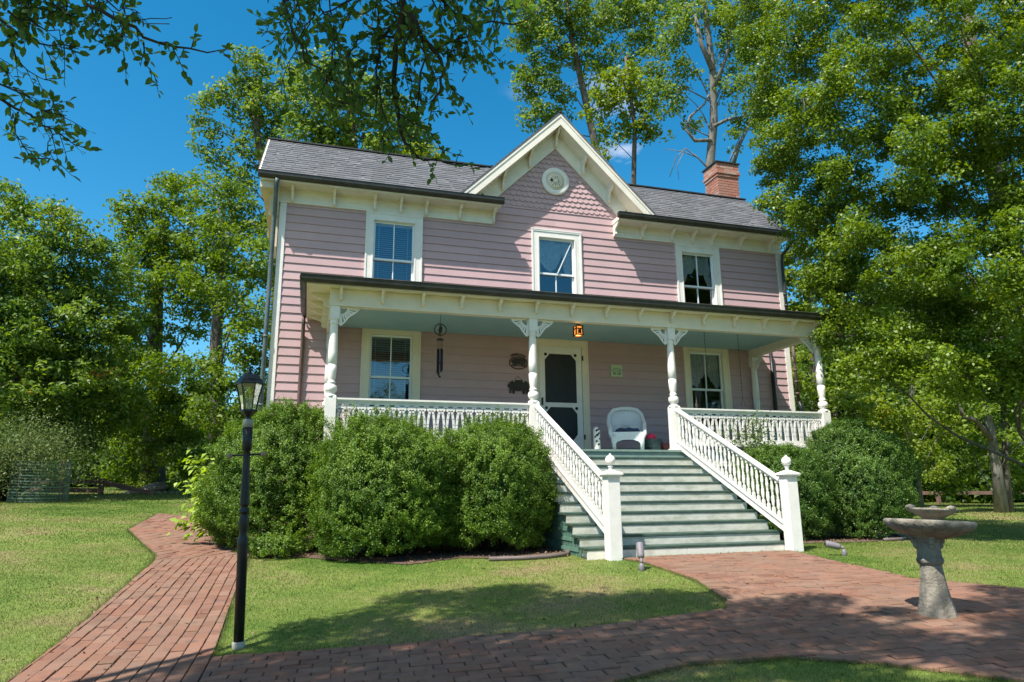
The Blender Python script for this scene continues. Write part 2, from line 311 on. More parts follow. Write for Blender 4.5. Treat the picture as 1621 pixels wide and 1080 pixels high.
def rawmesh(name, V, Fc, m, parent=None, rnd=None, k=4, smooth=False):
    """V (n,3) F (m,k) numpy -> object"""
    o = ORG[parent.name] if parent is not None else np.zeros(3)
    me = bpy.data.meshes.new(name); me.vertices.add(len(V)); me.vertices.foreach_set('co', (V-o).astype(np.float32).ravel())
    me.loops.add(Fc.size); me.loops.foreach_set('vertex_index', Fc.astype(np.int32).ravel())
    me.polygons.add(len(Fc)); me.polygons.foreach_set('loop_start', np.arange(0, Fc.size, k, dtype=np.int32)); me.polygons.foreach_set('loop_total', np.full(len(Fc), k, np.int32))
    if smooth: me.polygons.foreach_set('use_smooth', np.ones(len(Fc), bool))
    me.update(calc_edges=True)
    if rnd is not None: a = me.attributes.new('rnd', 'FLOAT', 'FACE'); a.data.foreach_set('value', rnd.astype(np.float32))
    return link(name, me, m, parent)
def unit(a): return a/(np.linalg.norm(a, axis=-1, keepdims=True)+1e-9)
def leafgeo(C, Nn, size, asp=.55, fold=.18, D=None):
    """leaf quads: centres C, normals Nn; size array"""
    n = len(C); size = np.broadcast_to(size, (n,)).reshape(-1, 1)*RNG.uniform(.7, 1.25, (n, 1)); Nn = unit(Nn)
    if D is None: D = RNG.normal(size=(n, 3))
    D = unit(D-Nn*np.sum(D*Nn, 1, keepdims=True)); S = np.cross(D, Nn)
    V = np.stack([C-D*size*.5, C+S*size*asp*.5+Nn*size*fold-D*size*.05, C+D*size*.5, C-S*size*asp*.5+Nn*size*fold-D*size*.05], 1).reshape(-1, 3)
    return V, np.arange(4*n).reshape(-1, 4)
def leaves(name, m, parent, C, Nn, size, asp=.55, rnd=None, D=None):
    V, Fc = leafgeo(C, Nn, size, asp, D=D)
    return rawmesh(name, V, Fc, m, parent, rnd if rnd is not None else RNG.random(len(C)))
def inball(n):
    d = unit(RNG.normal(size=(n, 3))); return d*(RNG.random((n, 1))**(1/3.))
def inpoly(px, py, poly):
    px = np.asarray(px); py = np.asarray(py); r = np.zeros(px.shape, bool); n = len(poly)
    for i in range(n):
        x1, y1 = poly[i]; x2, y2 = poly[(i+1) % n]
        if y1 == y2: continue
        c = ((y1 > py) != (y2 > py)) & (px < (x2-x1)*(py-y1)/(y2-y1)+x1); r ^= c
    return r
# ------------------------------------------------------------------ the ground, paths, beds
def axis(n, a, far):
    t = np.linspace(-1, 1, n); return np.sinh(t*a)/math.sinh(a)*far
ax = axis(240, 3.6, 150)
GXX, GYY = np.meshgrid(ax+0, ax-2)
GZ = np.concatenate([H(GXX[i], GYY[i])[None] for i in range(len(ax))])
V = np.stack([GXX.ravel(), GYY.ravel(), GZ.ravel()], 1); n = len(ax)
ii, jj = np.meshgrid(np.arange(n-1), np.arange(n-1)); q = (jj*n+ii).ravel()
lawn = rawmesh('lawn_ground', V, np.stack([q, q+1, q+n+1, q+n], 1), GRASSG, smooth=True); tag(lawn, kind='structure')
# fast bilinear height from the grid
def HG(x, y):
    x = np.asarray(x, float); y = np.asarray(y, float)
    i = np.clip(np.searchsorted(ax, x)-1, 0, n-2); j = np.clip(np.searchsorted(ax-2, y)-1, 0, n-2)
    fx = (x-ax[i])/(ax[i+1]-ax[i]); fy = (y-ax[j]+2)/(ax[j+1]-ax[j])
    return (GZ[j, i]*(1-fx)+GZ[j, i+1]*fx)*(1-fy)+(GZ[j+1, i]*(1-fx)+GZ[j+1, i+1]*fx)*fy
def hgz(x, y): return float(HG(np.array([x]), np.array([y]))[0])

LEFT = [(-6.7,-9.6),(-6.57,-7.77),(-6.61,-5.9),(-6.70,-2.95),(-6.79,-2.39),(-7.74,.32),(-7.65,3.52),(-7.15,2.71),(-6.28,-.04),(-5.68,-1.02),(-5.55,-2.2),(-5.58,-2.6),(-5.51,-5.8),(-5.45,-7.56),(-5.45,-9.6)]
LEFT1 = [(-6.75,-9.8),(-6.57,-7.77),(-6.61,-5.9),(-6.70,-2.95),(-5.6,-2.46),(-5.51,-5.8),(-5.45,-7.6),(-5.45,-9.8)]
LEFT2 = [(-6.70,-2.95),(-6.79,-2.39),(-7.74,.32),(-7.9,3.6),(-7.15,2.9),(-6.28,-.04),(-5.68,-1.02),(-5.58,-2.46)]
MAIN = [(-5.45,-7.56),(-5.18,-7.6),(-4.33,-7.73),(-2.92,-7.84),(-1.79,-7.76),(-1.42,-7.66),(-1.24,-7.37),(-.99,-6.46),(-.93,-5.21),(-1.05,-4.80),(1.50,-4.80),(1.43,-5.04),(1.24,-6.0),(1.13,-7.2),(1.7,-7.92),(3.2,-8.9),(5,-10.5),(5,-13),(2.6,-13),(.9,-11.6),(-.3,-10.4),(-.95,-9.76),(-1.39,-9.29),(-1.84,-8.99),(-2.53,-8.91),(-3.03,-9.06),(-3.8,-9.35),(-5.45,-9.6)]
def sheet(name, poly, m, cell, dz, kind='structure', seed=0):
    xs = [p[0] for p in poly]; ys = [p[1] for p in poly]
    gx = np.arange(min(xs)-cell, max(xs)+cell, cell); gy = np.arange(min(ys)-cell, max(ys)+cell, cell); X, Y = np.meshgrid(gx, gy)
    cx = X[:-1, :-1]+cell/2; cy = Y[:-1, :-1]+cell/2; k = inpoly(cx, cy, poly)
    nn = len(gx); Q = (np.arange(len(gy)-1)[:, None]*nn+np.arange(nn-1)[None])[k]
    Vv = np.stack([X.ravel(), Y.ravel(), HG(X.ravel(), Y.ravel())+dz], 1)
    Fq = np.stack([Q, Q+1, Q+nn+1, Q+nn], 1); u_, inv = np.unique(Fq, return_inverse=True)
    return tag(rawmesh(name, Vv[u_], inv.reshape(Fq.shape), m, smooth=True), kind=kind)
sheet('path_bed', LEFT, JOINT, .06, .006); sheet('path_bed', MAIN, JOINT, .06, .0075)

def clip_half(poly, a, b):
    # keep the left side of a->b
    o = []; nx, ny = -(b[1]-a[1]), b[0]-a[0]
    f = lambda p: (p[0]-a[0])*nx+(p[1]-a[1])*ny
    for i in range(len(poly)):
        p, q2 = poly[i], poly[(i+1) % len(poly)]; fp, fq = f(p), f(q2)
        if fp >= 0: o.append(p)
        if (fp >= 0) != (fq >= 0): t = fp/(fp-fq); o.append((p[0]+(q2[0]-p[0])*t, p[1]+(q2[1]-p[1])*t))
    return o
def bricks(name, poly, ang, bl=.205, bw=.101, gap=.007, top=.022):
    area = sum(poly[i][0]*poly[(i+1) % len(poly)][1]-poly[(i+1) % len(poly)][0]*poly[i][1] for i in range(len(poly)))
    if area < 0: poly = poly[::-1]
    c, s = math.cos(ang), math.sin(ang); P2 = [(x*c+y*s, -x*s+y*c) for x, y in poly]
    x0, x1 = min(p[0] for p in P2), max(p[0] for p in P2); y0, y1 = min(p[1] for p in P2), max(p[1] for p in P2)
    mb = MB(); row = 0; y = y0
    while y < y1:
        x = x0-bl*(.5 if row % 2 else 0)-random.uniform(0, .03)
        while x < x1:
            L_ = bl+random.uniform(-.006, .006); g = gap*random.uniform(.5, 1.6); r = random.gauss(0, .008)
            qd = []
            for a, b in ((x+g/2, y+gap/2), (x+L_-g/2, y+gap/2), (x+L_-g/2, y+bw-gap/2), (x+g/2, y+bw-gap/2)):
                cx_, cy_ = (x+L_/2), (y+bw/2); a, b = cx_+(a-cx_)-(b-cy_)*r, cy_+(b-cy_)+(a-cx_)*r
                b += .012*math.sin(a*1.3+row*.05)
                qd.append((a*c-b*s, a*s+b*c))
            ins = inpoly([p[0] for p in qd], [p[1] for p in qd], poly)
            if ins.any():
                if not ins.all():
                    for i in range(len(poly)):
                        a, b = poly[i], poly[(i+1) % len(poly)]
                        mxq = (sum(p[0] for p in qd)/len(qd), sum(p[1] for p in qd)/len(qd)) if qd else (0, 0)
                        dx, dy = b[0]-a[0], b[1]-a[1]; ll = dx*dx+dy*dy
                        t = ((mxq[0]-a[0])*dx+(mxq[1]-a[1])*dy)/ll
                        if -.1 < t < 1.1 and math.hypot(mxq[0]-a[0]-dx*t, mxq[1]-a[1]-dy*t) < .16 and len(qd) > 2: qd = clip_half(qd, a, b)
                        if len(qd) < 3: break
                if len(qd) >= 3:
                    zt = top+random.gauss(0, .0022); tx, ty = random.gauss(0, .012), random.gauss(0, .012); mx_, my_ = qd[0]; k = len(qd)
                    cxm = sum(p[0] for p in qd)/k; cym = sum(p[1] for p in qd)/k; ins_ = .93
                    hb = hgz(cxm, cym); hx = (hgz(cxm+.1, cym)-hb)*10; hy = (hgz(cxm, cym+.1)-hb)*10
                    zz = lambda p, d: hb+hx*(p[0]-cxm)+hy*(p[1]-cym)+tx*(p[0]-mx_)+ty*(p[1]-my_)+d
                    vs = [(p[0], p[1], zz(p, -.02)) for p in qd]+[(p[0], p[1], zz(p, zt-.004)) for p in qd]+[(cxm+(p[0]-cxm)*ins_, cym+(p[1]-cym)*(ins_-.03), zz(p, zt)) for p in qd]
                    fs = [(i, (i+1) % k, (i+1) % k+k, i+k) for i in range(k)]+[(i+k, (i+1) % k+k, (i+1) % k+2*k, i+2*k) for i in range(k)]+[tuple(range(2*k, 3*k))]
                    mb.add(vs, fs)
            x += L_
        y += bw*(1+random.uniform(-.004, .004)); row += 1
    me = bpy.data.meshes.new(name); me.from_pydata(mb.v, [], mb.f); a = me.attributes.new('rnd', 'FLOAT', 'FACE')
    a.data.foreach_set('value', mb.r); me.update(); return tag(link(name, me, BRICK), kind='structure')
bricks('brick_path', LEFT1, R_(90.5)); bricks('brick_path', LEFT2, R_(62)); bricks('brick_walk', MAIN, R_(-4))

BEDL = [(-6.0,.4),(-6.2,-.6),(-5.62,-1.3),(-5.45,-2.5),(-4.9,-2.85),(-4.2,-3.5),(-3.6,-4.05),(-2.9,-3.75),(-2.2,-4.15),(-1.3,-4.05),(-1.3,-2),(-5,-.1),(-5.2,.4)]
BEDR = [(1.75,-2.2),(1.72,-3.6),(2.3,-3.95),(3.4,-3.95),(4.4,-3.6),(5.4,-2.7),(6.3,-1.6),(6.4,0),(6,1.0),(5.7,0)]
HOUSEB = [(-5.8,-.05),(5.75,-.05),(5.75,3),(-5.8,3)]
sheet('mulch_bed', BEDL, MULCH, .05, .010); sheet('mulch_bed', BEDR, MULCH, .05, .010); sheet('mulch_bed', [(-4.8,-2.3),(4.8,-2.3),(4.8,0),(-4.8,0)], MULCH, .08, .004)
CIRC = [(-.03+.48*math.cos(a)*1.25, -8.47+.36*math.sin(a)) for a in np.linspace(0, 2*math.pi, 16)[:-1]]

# grass blades: uncountable, one object
def blades():
    Cs = []; Wd = []; Ht = []
    for dens, r0, r1, ht, wd in ((8000, 2.2, 7.5, .019, .0038), (3600, 7.5, 12, .019, .0065), (1300, 12, 20, .022, .012), (300, 20, 34, .03, .028)):
        a0, a1 = YAW-.80, YAW+.80; A = (a1-a0)*(r1*r1-r0*r0)/2; nn = int(A*dens)
        r = np.sqrt(RNG.uniform(r0*r0, r1*r1, nn)); a = RNG.uniform(a0, a1, nn)
        Cs.append(np.stack([CP[0]+r*np.sin(a), CP[1]+r*np.cos(a)], 1)); Wd.append(np.full(nn, wd)); Ht.append(np.full(nn, ht))
    C = np.concatenate(Cs); Wd = np.concatenate(Wd); Ht = np.concatenate(Ht)
    keep = np.ones(len(C), bool)
    for p in (LEFT1, LEFT2, MAIN, HOUSEB): keep &= ~inpoly(C[:, 0], C[:, 1], p)
    for p in (BEDL, BEDR): keep &= ~(inpoly(C[:, 0], C[:, 1], p) & (RNG.random(len(C)) < .985))
    # tufts growing in the joints and round the birdbath
    ex = RNG.uniform([-6.5, -9.6], [3, -5], (5200, 2)); cl = np.sin(ex[:, 0]*5.1+3*np.sin(ex[:, 1]*3))*np.sin(ex[:, 1]*6.3+ex[:, 0]); ex = ex[(cl > .86)]
    rb = RNG.normal(size=(3600, 2))*[.22, .17]+[-.02, -8.5]
    # longer fringe hanging over the brick edges
    fr = []
    for poly in (LEFT1, LEFT2, MAIN):
        for i in range(len(poly)):
            a, b = np.array(poly[i]), np.array(poly[(i+1) % len(poly)]); L_ = np.linalg.norm(b-a); k = int(L_*420); q = a+(b-a)*RNG.random((k, 1)); nr = np.array([-(b-a)[1], (b-a)[0]])/L_
            for sg in (-1, 1): fr.append(q+nr*sg*np.abs(RNG.normal(size=(k, 1)))*.022)
    fr = np.concatenate(fr); inn = np.zeros(len(fr), bool)
    for p in (LEFT1, LEFT2, MAIN): inn |= inpoly(fr[:, 0], fr[:, 1], p)
    fr = fr[~inn]; rb = np.concatenate([rb, fr])
    C = np.concatenate([C[keep], ex, rb]); Wd = np.concatenate([Wd[keep], np.full(len(ex)+len(rb), .004)]); Ht = np.concatenate([Ht[keep], np.full(len(ex), .018), np.concatenate([np.full(3600, .026), np.full(len(fr), .040)])])
    nn = len(C); z = HG(C[:, 0], C[:, 1]); a = RNG.uniform(0, 2*math.pi, nn); S = np.stack([np.cos(a), np.sin(a), np.zeros(nn)], 1)
    patch = .9+.15*np.sin(C[:, 0]*1.7+np.sin(C[:, 1]*2.3))*np.sin(C[:, 1]*1.9+1.3*np.sin(C[:, 0])) ; Ht = Ht*RNG.uniform(.55, 1.25, nn)*patch
    B = np.concatenate([C, z[:, None]], 1); ln = RNG.normal(size=(nn, 2))*.55; T = B+np.concatenate([ln, np.ones((nn, 1))], 1)*Ht[:, None]
    V = np.stack([B-S*Wd[:, None]/2, B+S*Wd[:, None]/2, T], 1).reshape(-1, 3); V[0::3, 2] -= .004; V[1::3, 2] -= .004
    return rawmesh('grass', V, np.arange(3*nn).reshape(-1, 3), GRASSB, rnd=RNG.random(nn), k=3)
tag(blades(), 'short mown lawn grass around the brick paths', 'grass', kind='stuff')
# leaf litter in the beds, a few fallen leaves on the lawn
def litter():
    P = []
    for poly, nn in ((BEDL, 5200), (BEDR, 4200)):
        xs = [p[0] for p in poly]; ys = [p[1] for p in poly]; q = RNG.uniform([min(xs), min(ys)], [max(xs), max(ys)], (nn, 2)); P.append(q[inpoly(q[:, 0], q[:, 1], poly)])
    P.append(RNG.uniform([-9, -8.5], [3, -3.5], (520, 2)))
    P = np.concatenate(P); C = np.concatenate([P, (HG(P[:, 0], P[:, 1])+.022)[:, None]], 1)
    return leaves('fallen_leaves', LF_BROWN, None, C, RNG.normal(size=C.shape)*.45+[0, 0, 1], .034, .6)
tag(litter(), 'dry brown leaf litter in the shrub beds and on the lawn', 'leaves', kind='stuff')
# ------------------------------------------------------------------ the house
house = thing('house', (0, 0, -1.5), 'pink clapboard farmhouse with white gingerbread porch and steep front gable', 'house')
W = 5.66; FZ = 4.83; PF = .05
WIN = [(-3.468, 4.82, 3.05, 'ul'), (-.013, 4.815, 3.05, 'uc'), (3.41, 4.80, 3.05, 'ur'), (-3.457, 2.486, .66, 'll'), (3.443, 2.486, .66, 'lr')]
CW = 1.122
DX0, DX1, DZ1 = -.60, .60, 2.40
def holes_at(z0, z1):
    h = [(c-CW/2+.05, c+CW/2-.05) for c, t, b, s in WIN if z1 > b+.05 and z0 < t-.05]
    if z0 < DZ1-.05 and z1 > .15: h.append((DX0+.05, DX1-.05))
    return sorted(h)
wall = MB(); EXP = .163; z = -1.42
def course(x0, x1, z0, z1, y=0, axis='x', sgn=-1):
    if x1-x0 < .01: return
    j = random.uniform(-.0015, .0015)
    P = (lambda a, d, z: (a, y+sgn*d, z)) if axis == 'x' else (lambda a, d, z: (y+sgn*d, a, z))
    ns = max(1, int((x1-x0)/1.2)); xs = [x0+(x1-x0)*i/ns for i in range(ns+1)]; wob = [random.uniform(-.0025, .0025) for _ in xs]
    for i in range(ns):
        a, b = xs[i], xs[i+1]; wa, wb = wob[i], wob[i+1]
        wall.add([P(a, .024+j, z0+wa), P(b, .024+j, z0+wb), P(b, .006, z1+.001), P(a, .006, z1+.001), P(a, .004, z0+wa), P(b, .004, z0+wb)], [(0, 1, 2, 3), (4, 5, 1, 0)])
while z < 5.30:
    z1 = z+EXP
    if z < FZ: xa, xb = -W+.11, W-.12
    else: xa, xb = -1.5, 1.45
    if z > 5.15: xa = max(xa, -(6.79-z-.02)/.925-.2); xb = min(xb, (6.79-z-.02)/.925+.2)
    cur = xa
    for a, b in holes_at(z, z1):
        if b < xa or a > xb: continue
        course(cur, a, z, z1); cur = b
    course(cur, xb, z, z1)
    if z < FZ-.1:
        course(.08, 2.7, z, z1, y=-W+.03, axis='y', sgn=-1); course(.08, 2.7, z, z1, y=W-.03, axis='y', sgn=1); course(-W, W, z, z1, y=2.78, sgn=1)
    z = z1
ZS = z
wall.build('wall', PINK, house, smooth=False, attr=True)
# inner sheathing: keeps the house closed (with openings)
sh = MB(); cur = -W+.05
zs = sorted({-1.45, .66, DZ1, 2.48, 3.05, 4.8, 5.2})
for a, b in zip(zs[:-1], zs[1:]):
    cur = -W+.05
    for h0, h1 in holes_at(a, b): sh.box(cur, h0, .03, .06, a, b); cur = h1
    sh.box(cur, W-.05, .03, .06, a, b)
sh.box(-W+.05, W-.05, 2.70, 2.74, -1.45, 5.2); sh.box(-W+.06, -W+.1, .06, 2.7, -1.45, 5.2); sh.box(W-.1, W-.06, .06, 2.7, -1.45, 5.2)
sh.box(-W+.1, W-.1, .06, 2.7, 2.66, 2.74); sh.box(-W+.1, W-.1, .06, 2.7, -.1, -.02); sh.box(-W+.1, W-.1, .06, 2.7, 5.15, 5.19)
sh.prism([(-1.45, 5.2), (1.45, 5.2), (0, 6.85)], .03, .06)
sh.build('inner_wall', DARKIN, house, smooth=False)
fo = MB(); fo.box(-W+.02, W-.02, -.03, 2.78, -1.9, -1.36); fo.build('foundation', CHIMB, house, attr=True)
# fish scale shingles in the gable
ss = MB(); rowh = .118; sw = .128; z = 5.31; row = 0
apex = 6.80; sl_ = .925
while z < apex-.05:
    hwid = (apex-z)/sl_+.06; x = -hwid-(sw/2 if row % 2 else 0)
    while x < hwid:
        xc = x+sw/2; jz = random.uniform(-.004, .004); g = sw*.496
        if abs(xc) < hwid:
            pts = [(xc+g*math.cos(t), z+jz+.052-.052*abs(math.sin(t))) for t in np.linspace(0, -math.pi, 9)]
            top = z+rowh+.05; top = min(top, apex-sl_*abs(xc)+.10)
            if top > z+.06:
                # tilted thin shingle
                n_ = len(pts); outl = [(xc+g, top)]+[(a, b) for a, b in pts]+[(xc-g, top)]
                yy = lambda b: -.034+.028*(b-z)/(rowh+.05)
                vs = [(a, yy(b), b) for a, b in outl]+[(a, yy(b)+.011, b) for a, b in outl]; k = len(outl)
                ss.add(vs, [tuple(range(k)), tuple(range(k, 2*k))[::-1]]+[(i, (i+1) % k, (i+1) % k+k, i+k) for i in range(k)])
        x += sw
    z += rowh; row += 1
sb_ = MB()
ss.build('gable_shingles', PINK, house, smooth=False, attr=True)
# round vent
vn = MB(); vy = -.045
vn.lathe([(.205, -.03), (.205, .02), (.235, .03), (.305, .03), (.318, .02), (.318, -.03)], (-.013, vy, 5.975), 32, ax=np.array([[1, 0, 0], [0, 0, -1], [0, 1, 0]]))
ro = vn.build('round_vent', WHITE, house)
vd = MB(); vd.lathe([(.206, 0), (.206, .012)], (-.013, vy-.004, 5.975), 28, ax=np.array([[1, 0, 0], [0, 0, -1], [0, 1, 0]])); vd.lathe([(.15, .012), (.15, .024), (.135, .024)], (-.013, vy-.004, 5.975), 28, ax=np.array([[1, 0, 0], [0, 0, -1], [0, 1, 0]]))
vd.lathe([(.05, .03), (.04, .04)], (-.013, vy-.004, 5.975), 12, ax=np.array([[1, 0, 0], [0, 0, -1], [0, 1, 0]])); vd.build('vent_disc', CREAM, ro)
vh = MB()
for k in range(26):
    a = k*2*math.pi/13+.2; r = .075 if k < 13 else .112; d = .009 if k % 3 else .013; vh.lathe([(d, 0), (d, .003)], (-.013+r*math.cos(a), vy-.03, 5.975+r*math.sin(a)), 6, ax=np.array([[1, 0, 0], [0, 0, -1], [0, 1, 0]]))
vh.lathe([(.035, 0), (.035, .003)], (-.11, vy-.031, 5.985), 7, ax=np.array([[1, 0, 0], [0, 0, -1], [0, 1, 0]]))
vh.build('vent_holes', DARKIN, ro)
# corner boards
cb = MB(); cb.box(-W, -W+.12, -.035, .08, -1.40, FZ+.01); cb.box(-W-.004, -W+.05, .0, .16, -1.40, FZ+.01); cb.build('corner_board', WHITE, house)
cb = MB(); cb.box(W-.125, W, -.035, .08, -1.40, FZ+.01); cb.build('corner_board', WHITE, house)
# friezes with mouldings and brackets
def bracket_poly(d, h, t=.0):
    # yz outline seen from the side; wall at y=0 going out to -d; top at z=0 down to -h
    return [(0, 0), (-d, 0), (-d, -h*.14), (-d*.86, -h*.2), (-d*.78, -h*.30), (-d*.62, -h*.36), (-d*.46, -h*.42), (-d*.36, -h*.55), (-d*.32, -h*.72), (-d*.36, -h*.86), (-d*.25, -h*.97), (-d*.10, -h), (0, -h)]
SOF = 5.105
for (a, b) in ((-W-.02, -1.40), (1.33, W+.02)):
    m = MB(); m.box(a, b, -.045, .03, FZ, SOF); m.box(a-.004, b+.004, -.060, .03, FZ-.002, FZ+.035); m.box(a-.002, b+.002, -.055, 0, FZ+.12, FZ+.135); m.box(a-.003, b+.003, -.075, 0, SOF-.03, SOF-.001)
    m.build('frieze', TRIM, house)
    x0 = a-.33 if a < 0 else a-.02; x1 = b+.07 if a < 0 else b+.04
    m = MB(); m.box(x0, x1, -.385, .03, SOF, SOF+.028); m.box(x0-.002, x1+.002, -.41, -.385, SOF-.012, SOF+.05); m.box(x0+.01, x1-.01, -.375, .03, SOF+.03, SOF+.10)
    m.build('eave_soffit', TRIM, house)
    m = MB(); gx0 = x0-.05; gx1 = x1+.03
    prof = [(-.41, SOF+.135), (-.41, SOF+.02), (-.44, SOF+.012), (-.475, SOF+.028), (-.50, SOF+.07), (-.505, SOF+.125), (-.515, SOF+.135), (-.50, SOF+.140), (-.488, SOF+.120), (-.485, SOF+.075), (-.465, SOF+.042), (-.44, SOF+.030), (-.422, SOF+.035), (-.422, SOF+.135)]
    m.prism(prof, gx0, gx1, 'yz'); m.box(gx0, gx0+.006, -.50, -.41, SOF+.02, SOF+.13); m.box(gx1-.006, gx1, -.50, -.41, SOF+.02, SOF+.13)
    m.build('gutter', BRONZE, house, smooth=False)
for x in (-5.442, -4.662, -3.878, -3.364, -2.849, -2.148, -1.429, 1.345, 2.0, 2.73, 3.271, 3.768, 4.54, 5.326):
    m = MB(); m.prism([(y-.045, z+SOF) for y, z in bracket_poly(.27, .27)], x-.023, x+.023, 'yz'); m.build('bracket', TRIM, house, smooth=False)
# left cornice return on the gable end
m = MB(); m.box(-6.02, -W-.02, -.36, .15, 4.96, SOF-.001); m.box(-6.0, -W-.02, .15, 2.9, 5.02, SOF-.001)
m.prism([(-.14, 4.96), (-.02, 4.55), (.14, 4.55), (.14, 4.96)], -5.86, -W-.02, 'yz'); m.box(-5.80, -W-.02, .05, .32, 3.95, 4.55); m.prism([(.05, 3.95), (.2, 3.8), (.32, 3.8), (.32, 3.95)], -5.80, -W-.02, 'yz')
m.build('side_cornice', mat('tan_cream_paint', (.62, .52, .38), .5, .08, 4, .1), house, smooth=False)
# main roof: courses of slate
RY, RZ, EY, EZ = 1.19, 6.745, -.46, 5.235
def roof_slope(x0f, x1f, E, Rg, xdir, name, skip=None, bw=.26):
    """slates between eave line E and ridge Rg: points p(x, t) = E*(1-t)+R*t ; xdir unit x"""
    mb = MB(); E = np.array(E, float); Rg = np.array(Rg, float); L_ = np.linalg.norm(Rg-E); nrow = int(L_/.135); nrm = np.cross(xdir, Rg-E); nrm = nrm/np.linalg.norm(nrm)
    if nrm[2] < 0: nrm = -nrm
    for i in range(nrow):
        t0, t1 = i/nrow, (i+1.25)/nrow; a, b = x0f(t0), x1f(t0); a1, b1 = x0f(min(t1, 1)), x1f(min(t1, 1)); x = a-bw*random.random()
        while x < b:
            q0, q1 = max(a, x+.003), min(b, x+bw-.003); x += bw*random.choice((.6, 1, 1, 1.2))
            q1 = min(q1, x-.003)
            if q1-q0 < .02: continue
            u0, u1 = max(q0, a1), min(q1, b1)
            if u1 <= u0: u0 = u1 = (q0+q1)/2
            lift = .016+random.uniform(-.002, .003); dd = random.uniform(-.006, .006)/L_
            P = lambda xx, t, h: E*(1-t)+Rg*t+np.array(xdir)*xx+nrm*h
            t1c = min(t1, 1.0)
            mb.add([P(q0, t0+dd, lift), P(q1, t0+dd, lift), P(u1, t1c, .004), P(u0, t1c, .004), P(q0, t0+dd, 0), P(q1, t0+dd, 0)], [(0, 1, 2, 3), (4, 5, 1, 0), (0, 3, 4), (1, 5, 2)])
    base = [E*1, E*1, Rg*1, Rg*1]
    P = lambda xx, t, h: E*(1-t)+Rg*t+np.array(xdir)*xx+nrm*h
    c8 = [P(x0f(0), 0, -.03), P(x1f(0), 0, -.03), P(x1f(1), 1, -.03), P(x0f(1), 1, -.03), P(x0f(0), 0, .003), P(x1f(0), 0, .003), P(x1f(1), 1, .003), P(x0f(1), 1, .003)]
    mb.add(c8, [(0, 3, 2, 1), (4, 5, 6, 7), (0, 1, 5, 4), (1, 2, 6, 5), (2, 3, 7, 6), (3, 0, 4, 7)])
    return mb.build(name, SHING, house, attr=True, smooth=False)
RXL, RXR = -6.07, 5.72
GA, GW = 7.43, 2.235   # gable apex height, half width at eave height
# valley: left part of the front slope ends where the gable roof rises
vx = lambda t: -(GW*(1-t)+(GA-RZ)/(GA-EZ)*GW*t)*1.0+.06
roof_slope(lambda t: RXL, vx, (0, EY, EZ), (0, RY, RZ), (1, 0, 0), 'roof')
roof_slope(lambda t: -vx(t), lambda t: RXR, (0, EY, EZ), (0, RY, RZ), (1, 0, 0), 'roof')
roof_slope(lambda t: RXL, lambda t: RXR, (0, 2*RY-EY, EZ), (0, RY, RZ), (1, 0, 0), 'roof')
m = MB(); m.bar((RXL, RY, RZ+.015), (-.72, RY, RZ+.015), .12, .03); m.bar((.72, RY, RZ+.015), (RXR, RY, RZ+.015), .12, .03); m.build('ridge_cap', BRONZE, house)
# gable end triangles and rakes
for x0, x1 in ((RXL+.08, RXL+.05), ):
    m = MB(); m.prism([(EY+.1, EZ-.12), (2*RY-EY-.1, EZ-.12), (RY, RZ-.12)], -W-.01, -W+.05, 'yz'); m.build('gable_wall', PINK, house)
    m = MB()
    for q0, q1 in (((RXL+.03, EY, EZ-.07), (RXL+.03, RY, RZ-.07)), ((RXL+.03, 2*RY-EY, EZ-.07), (RXL+.03, RY, RZ-.07))): m.bar(q0, q1, .03, .13)
    m.build('rake_board', TRIM, house)
m = MB(); m.prism([(EY+.1, EZ-.12), (2*RY-EY-.1, EZ-.12), (RY, RZ-.05)], W-.05, W, 'yz'); m.build('gable_wall', PINK, house)
# cross gable roof: two slopes running back
GY0, GY1 = -.44, 2.84
for s in (-1, 1):
    ob = roof_slope(lambda t: GY0, lambda t: GY1, (s*(GW+.02), 0, EZ-.02), (0, 0, GA), (0, 1, 0), 'gable_roof', bw=.22)
    m = MB(); d = unit(np.array([-s*GW, 0, GA-EZ])); nr = np.array([d[2]*s, 0, -d[0]*s]);
    e = np.array([s*(GW+.01), 0, EZ-.03]); a = np.array([0, 0, GA-.012])
    def slab(y0, y1, off0, off1, trim=0):
        # board parallel to the rake, between perpendicular offsets below the roof plane, mitred on the centre line
        p = []
        for off in (off0, off1):
            k = np.array([0, 0, GA-.03-off/abs(nr[2])])   # centre point
            xq = min(abs(e[0])-trim, (GA-off/abs(nr[2])-EZ)*GW/(GA-EZ)); p.append((0, k[2]))
            p.append((s*xq, (GA-.03-off/abs(nr[2]))-xq*(GA-EZ)/GW))
        m.prism([p[0], p[1], p[3], p[2]], y0, y1)
    slab(-.425, -.395, .0, .185); slab(-.437, -.425, .0, .05)      # bargeboard
    m.build('bargeboard', TRIM, house, smooth=False)
    m = MB(); slab(-.395, .02, .155, .182, .12); m.build('rake_soffit', TRIM, house, smooth=False)
    m = MB(); slab(-.050, .02, .182, .455, .60); slab(-.062, -.050, .435, .457, .84); slab(-.075, -.050, .184, .205, .35); m.build('rake_frieze', TRIM, house, smooth=False)
    for xx in (.62, 1.22):
        zt = GA-.03-.182/abs(nr[2])-xx*(GA-EZ)/GW
        m = MB(); m.prism([(y-.05, z+zt-.0) for y, z in bracket_poly(.30, .34)], s*xx-.022, s*xx+.022, 'yz'); m.build('bracket', TRIM, house, smooth=False)
m = MB(); m.prism([(y-.05, z+GA-.30) for y, z in bracket_poly(.30, .36)], -.022, .022, 'yz'); m.build('bracket', TRIM, house, smooth=False)
m = MB(); m.bar((0, GY0-.01, GA+.01), (0, GY1, GA+.01), .08, .03); m.build('ridge_cap', BRONZE, house)
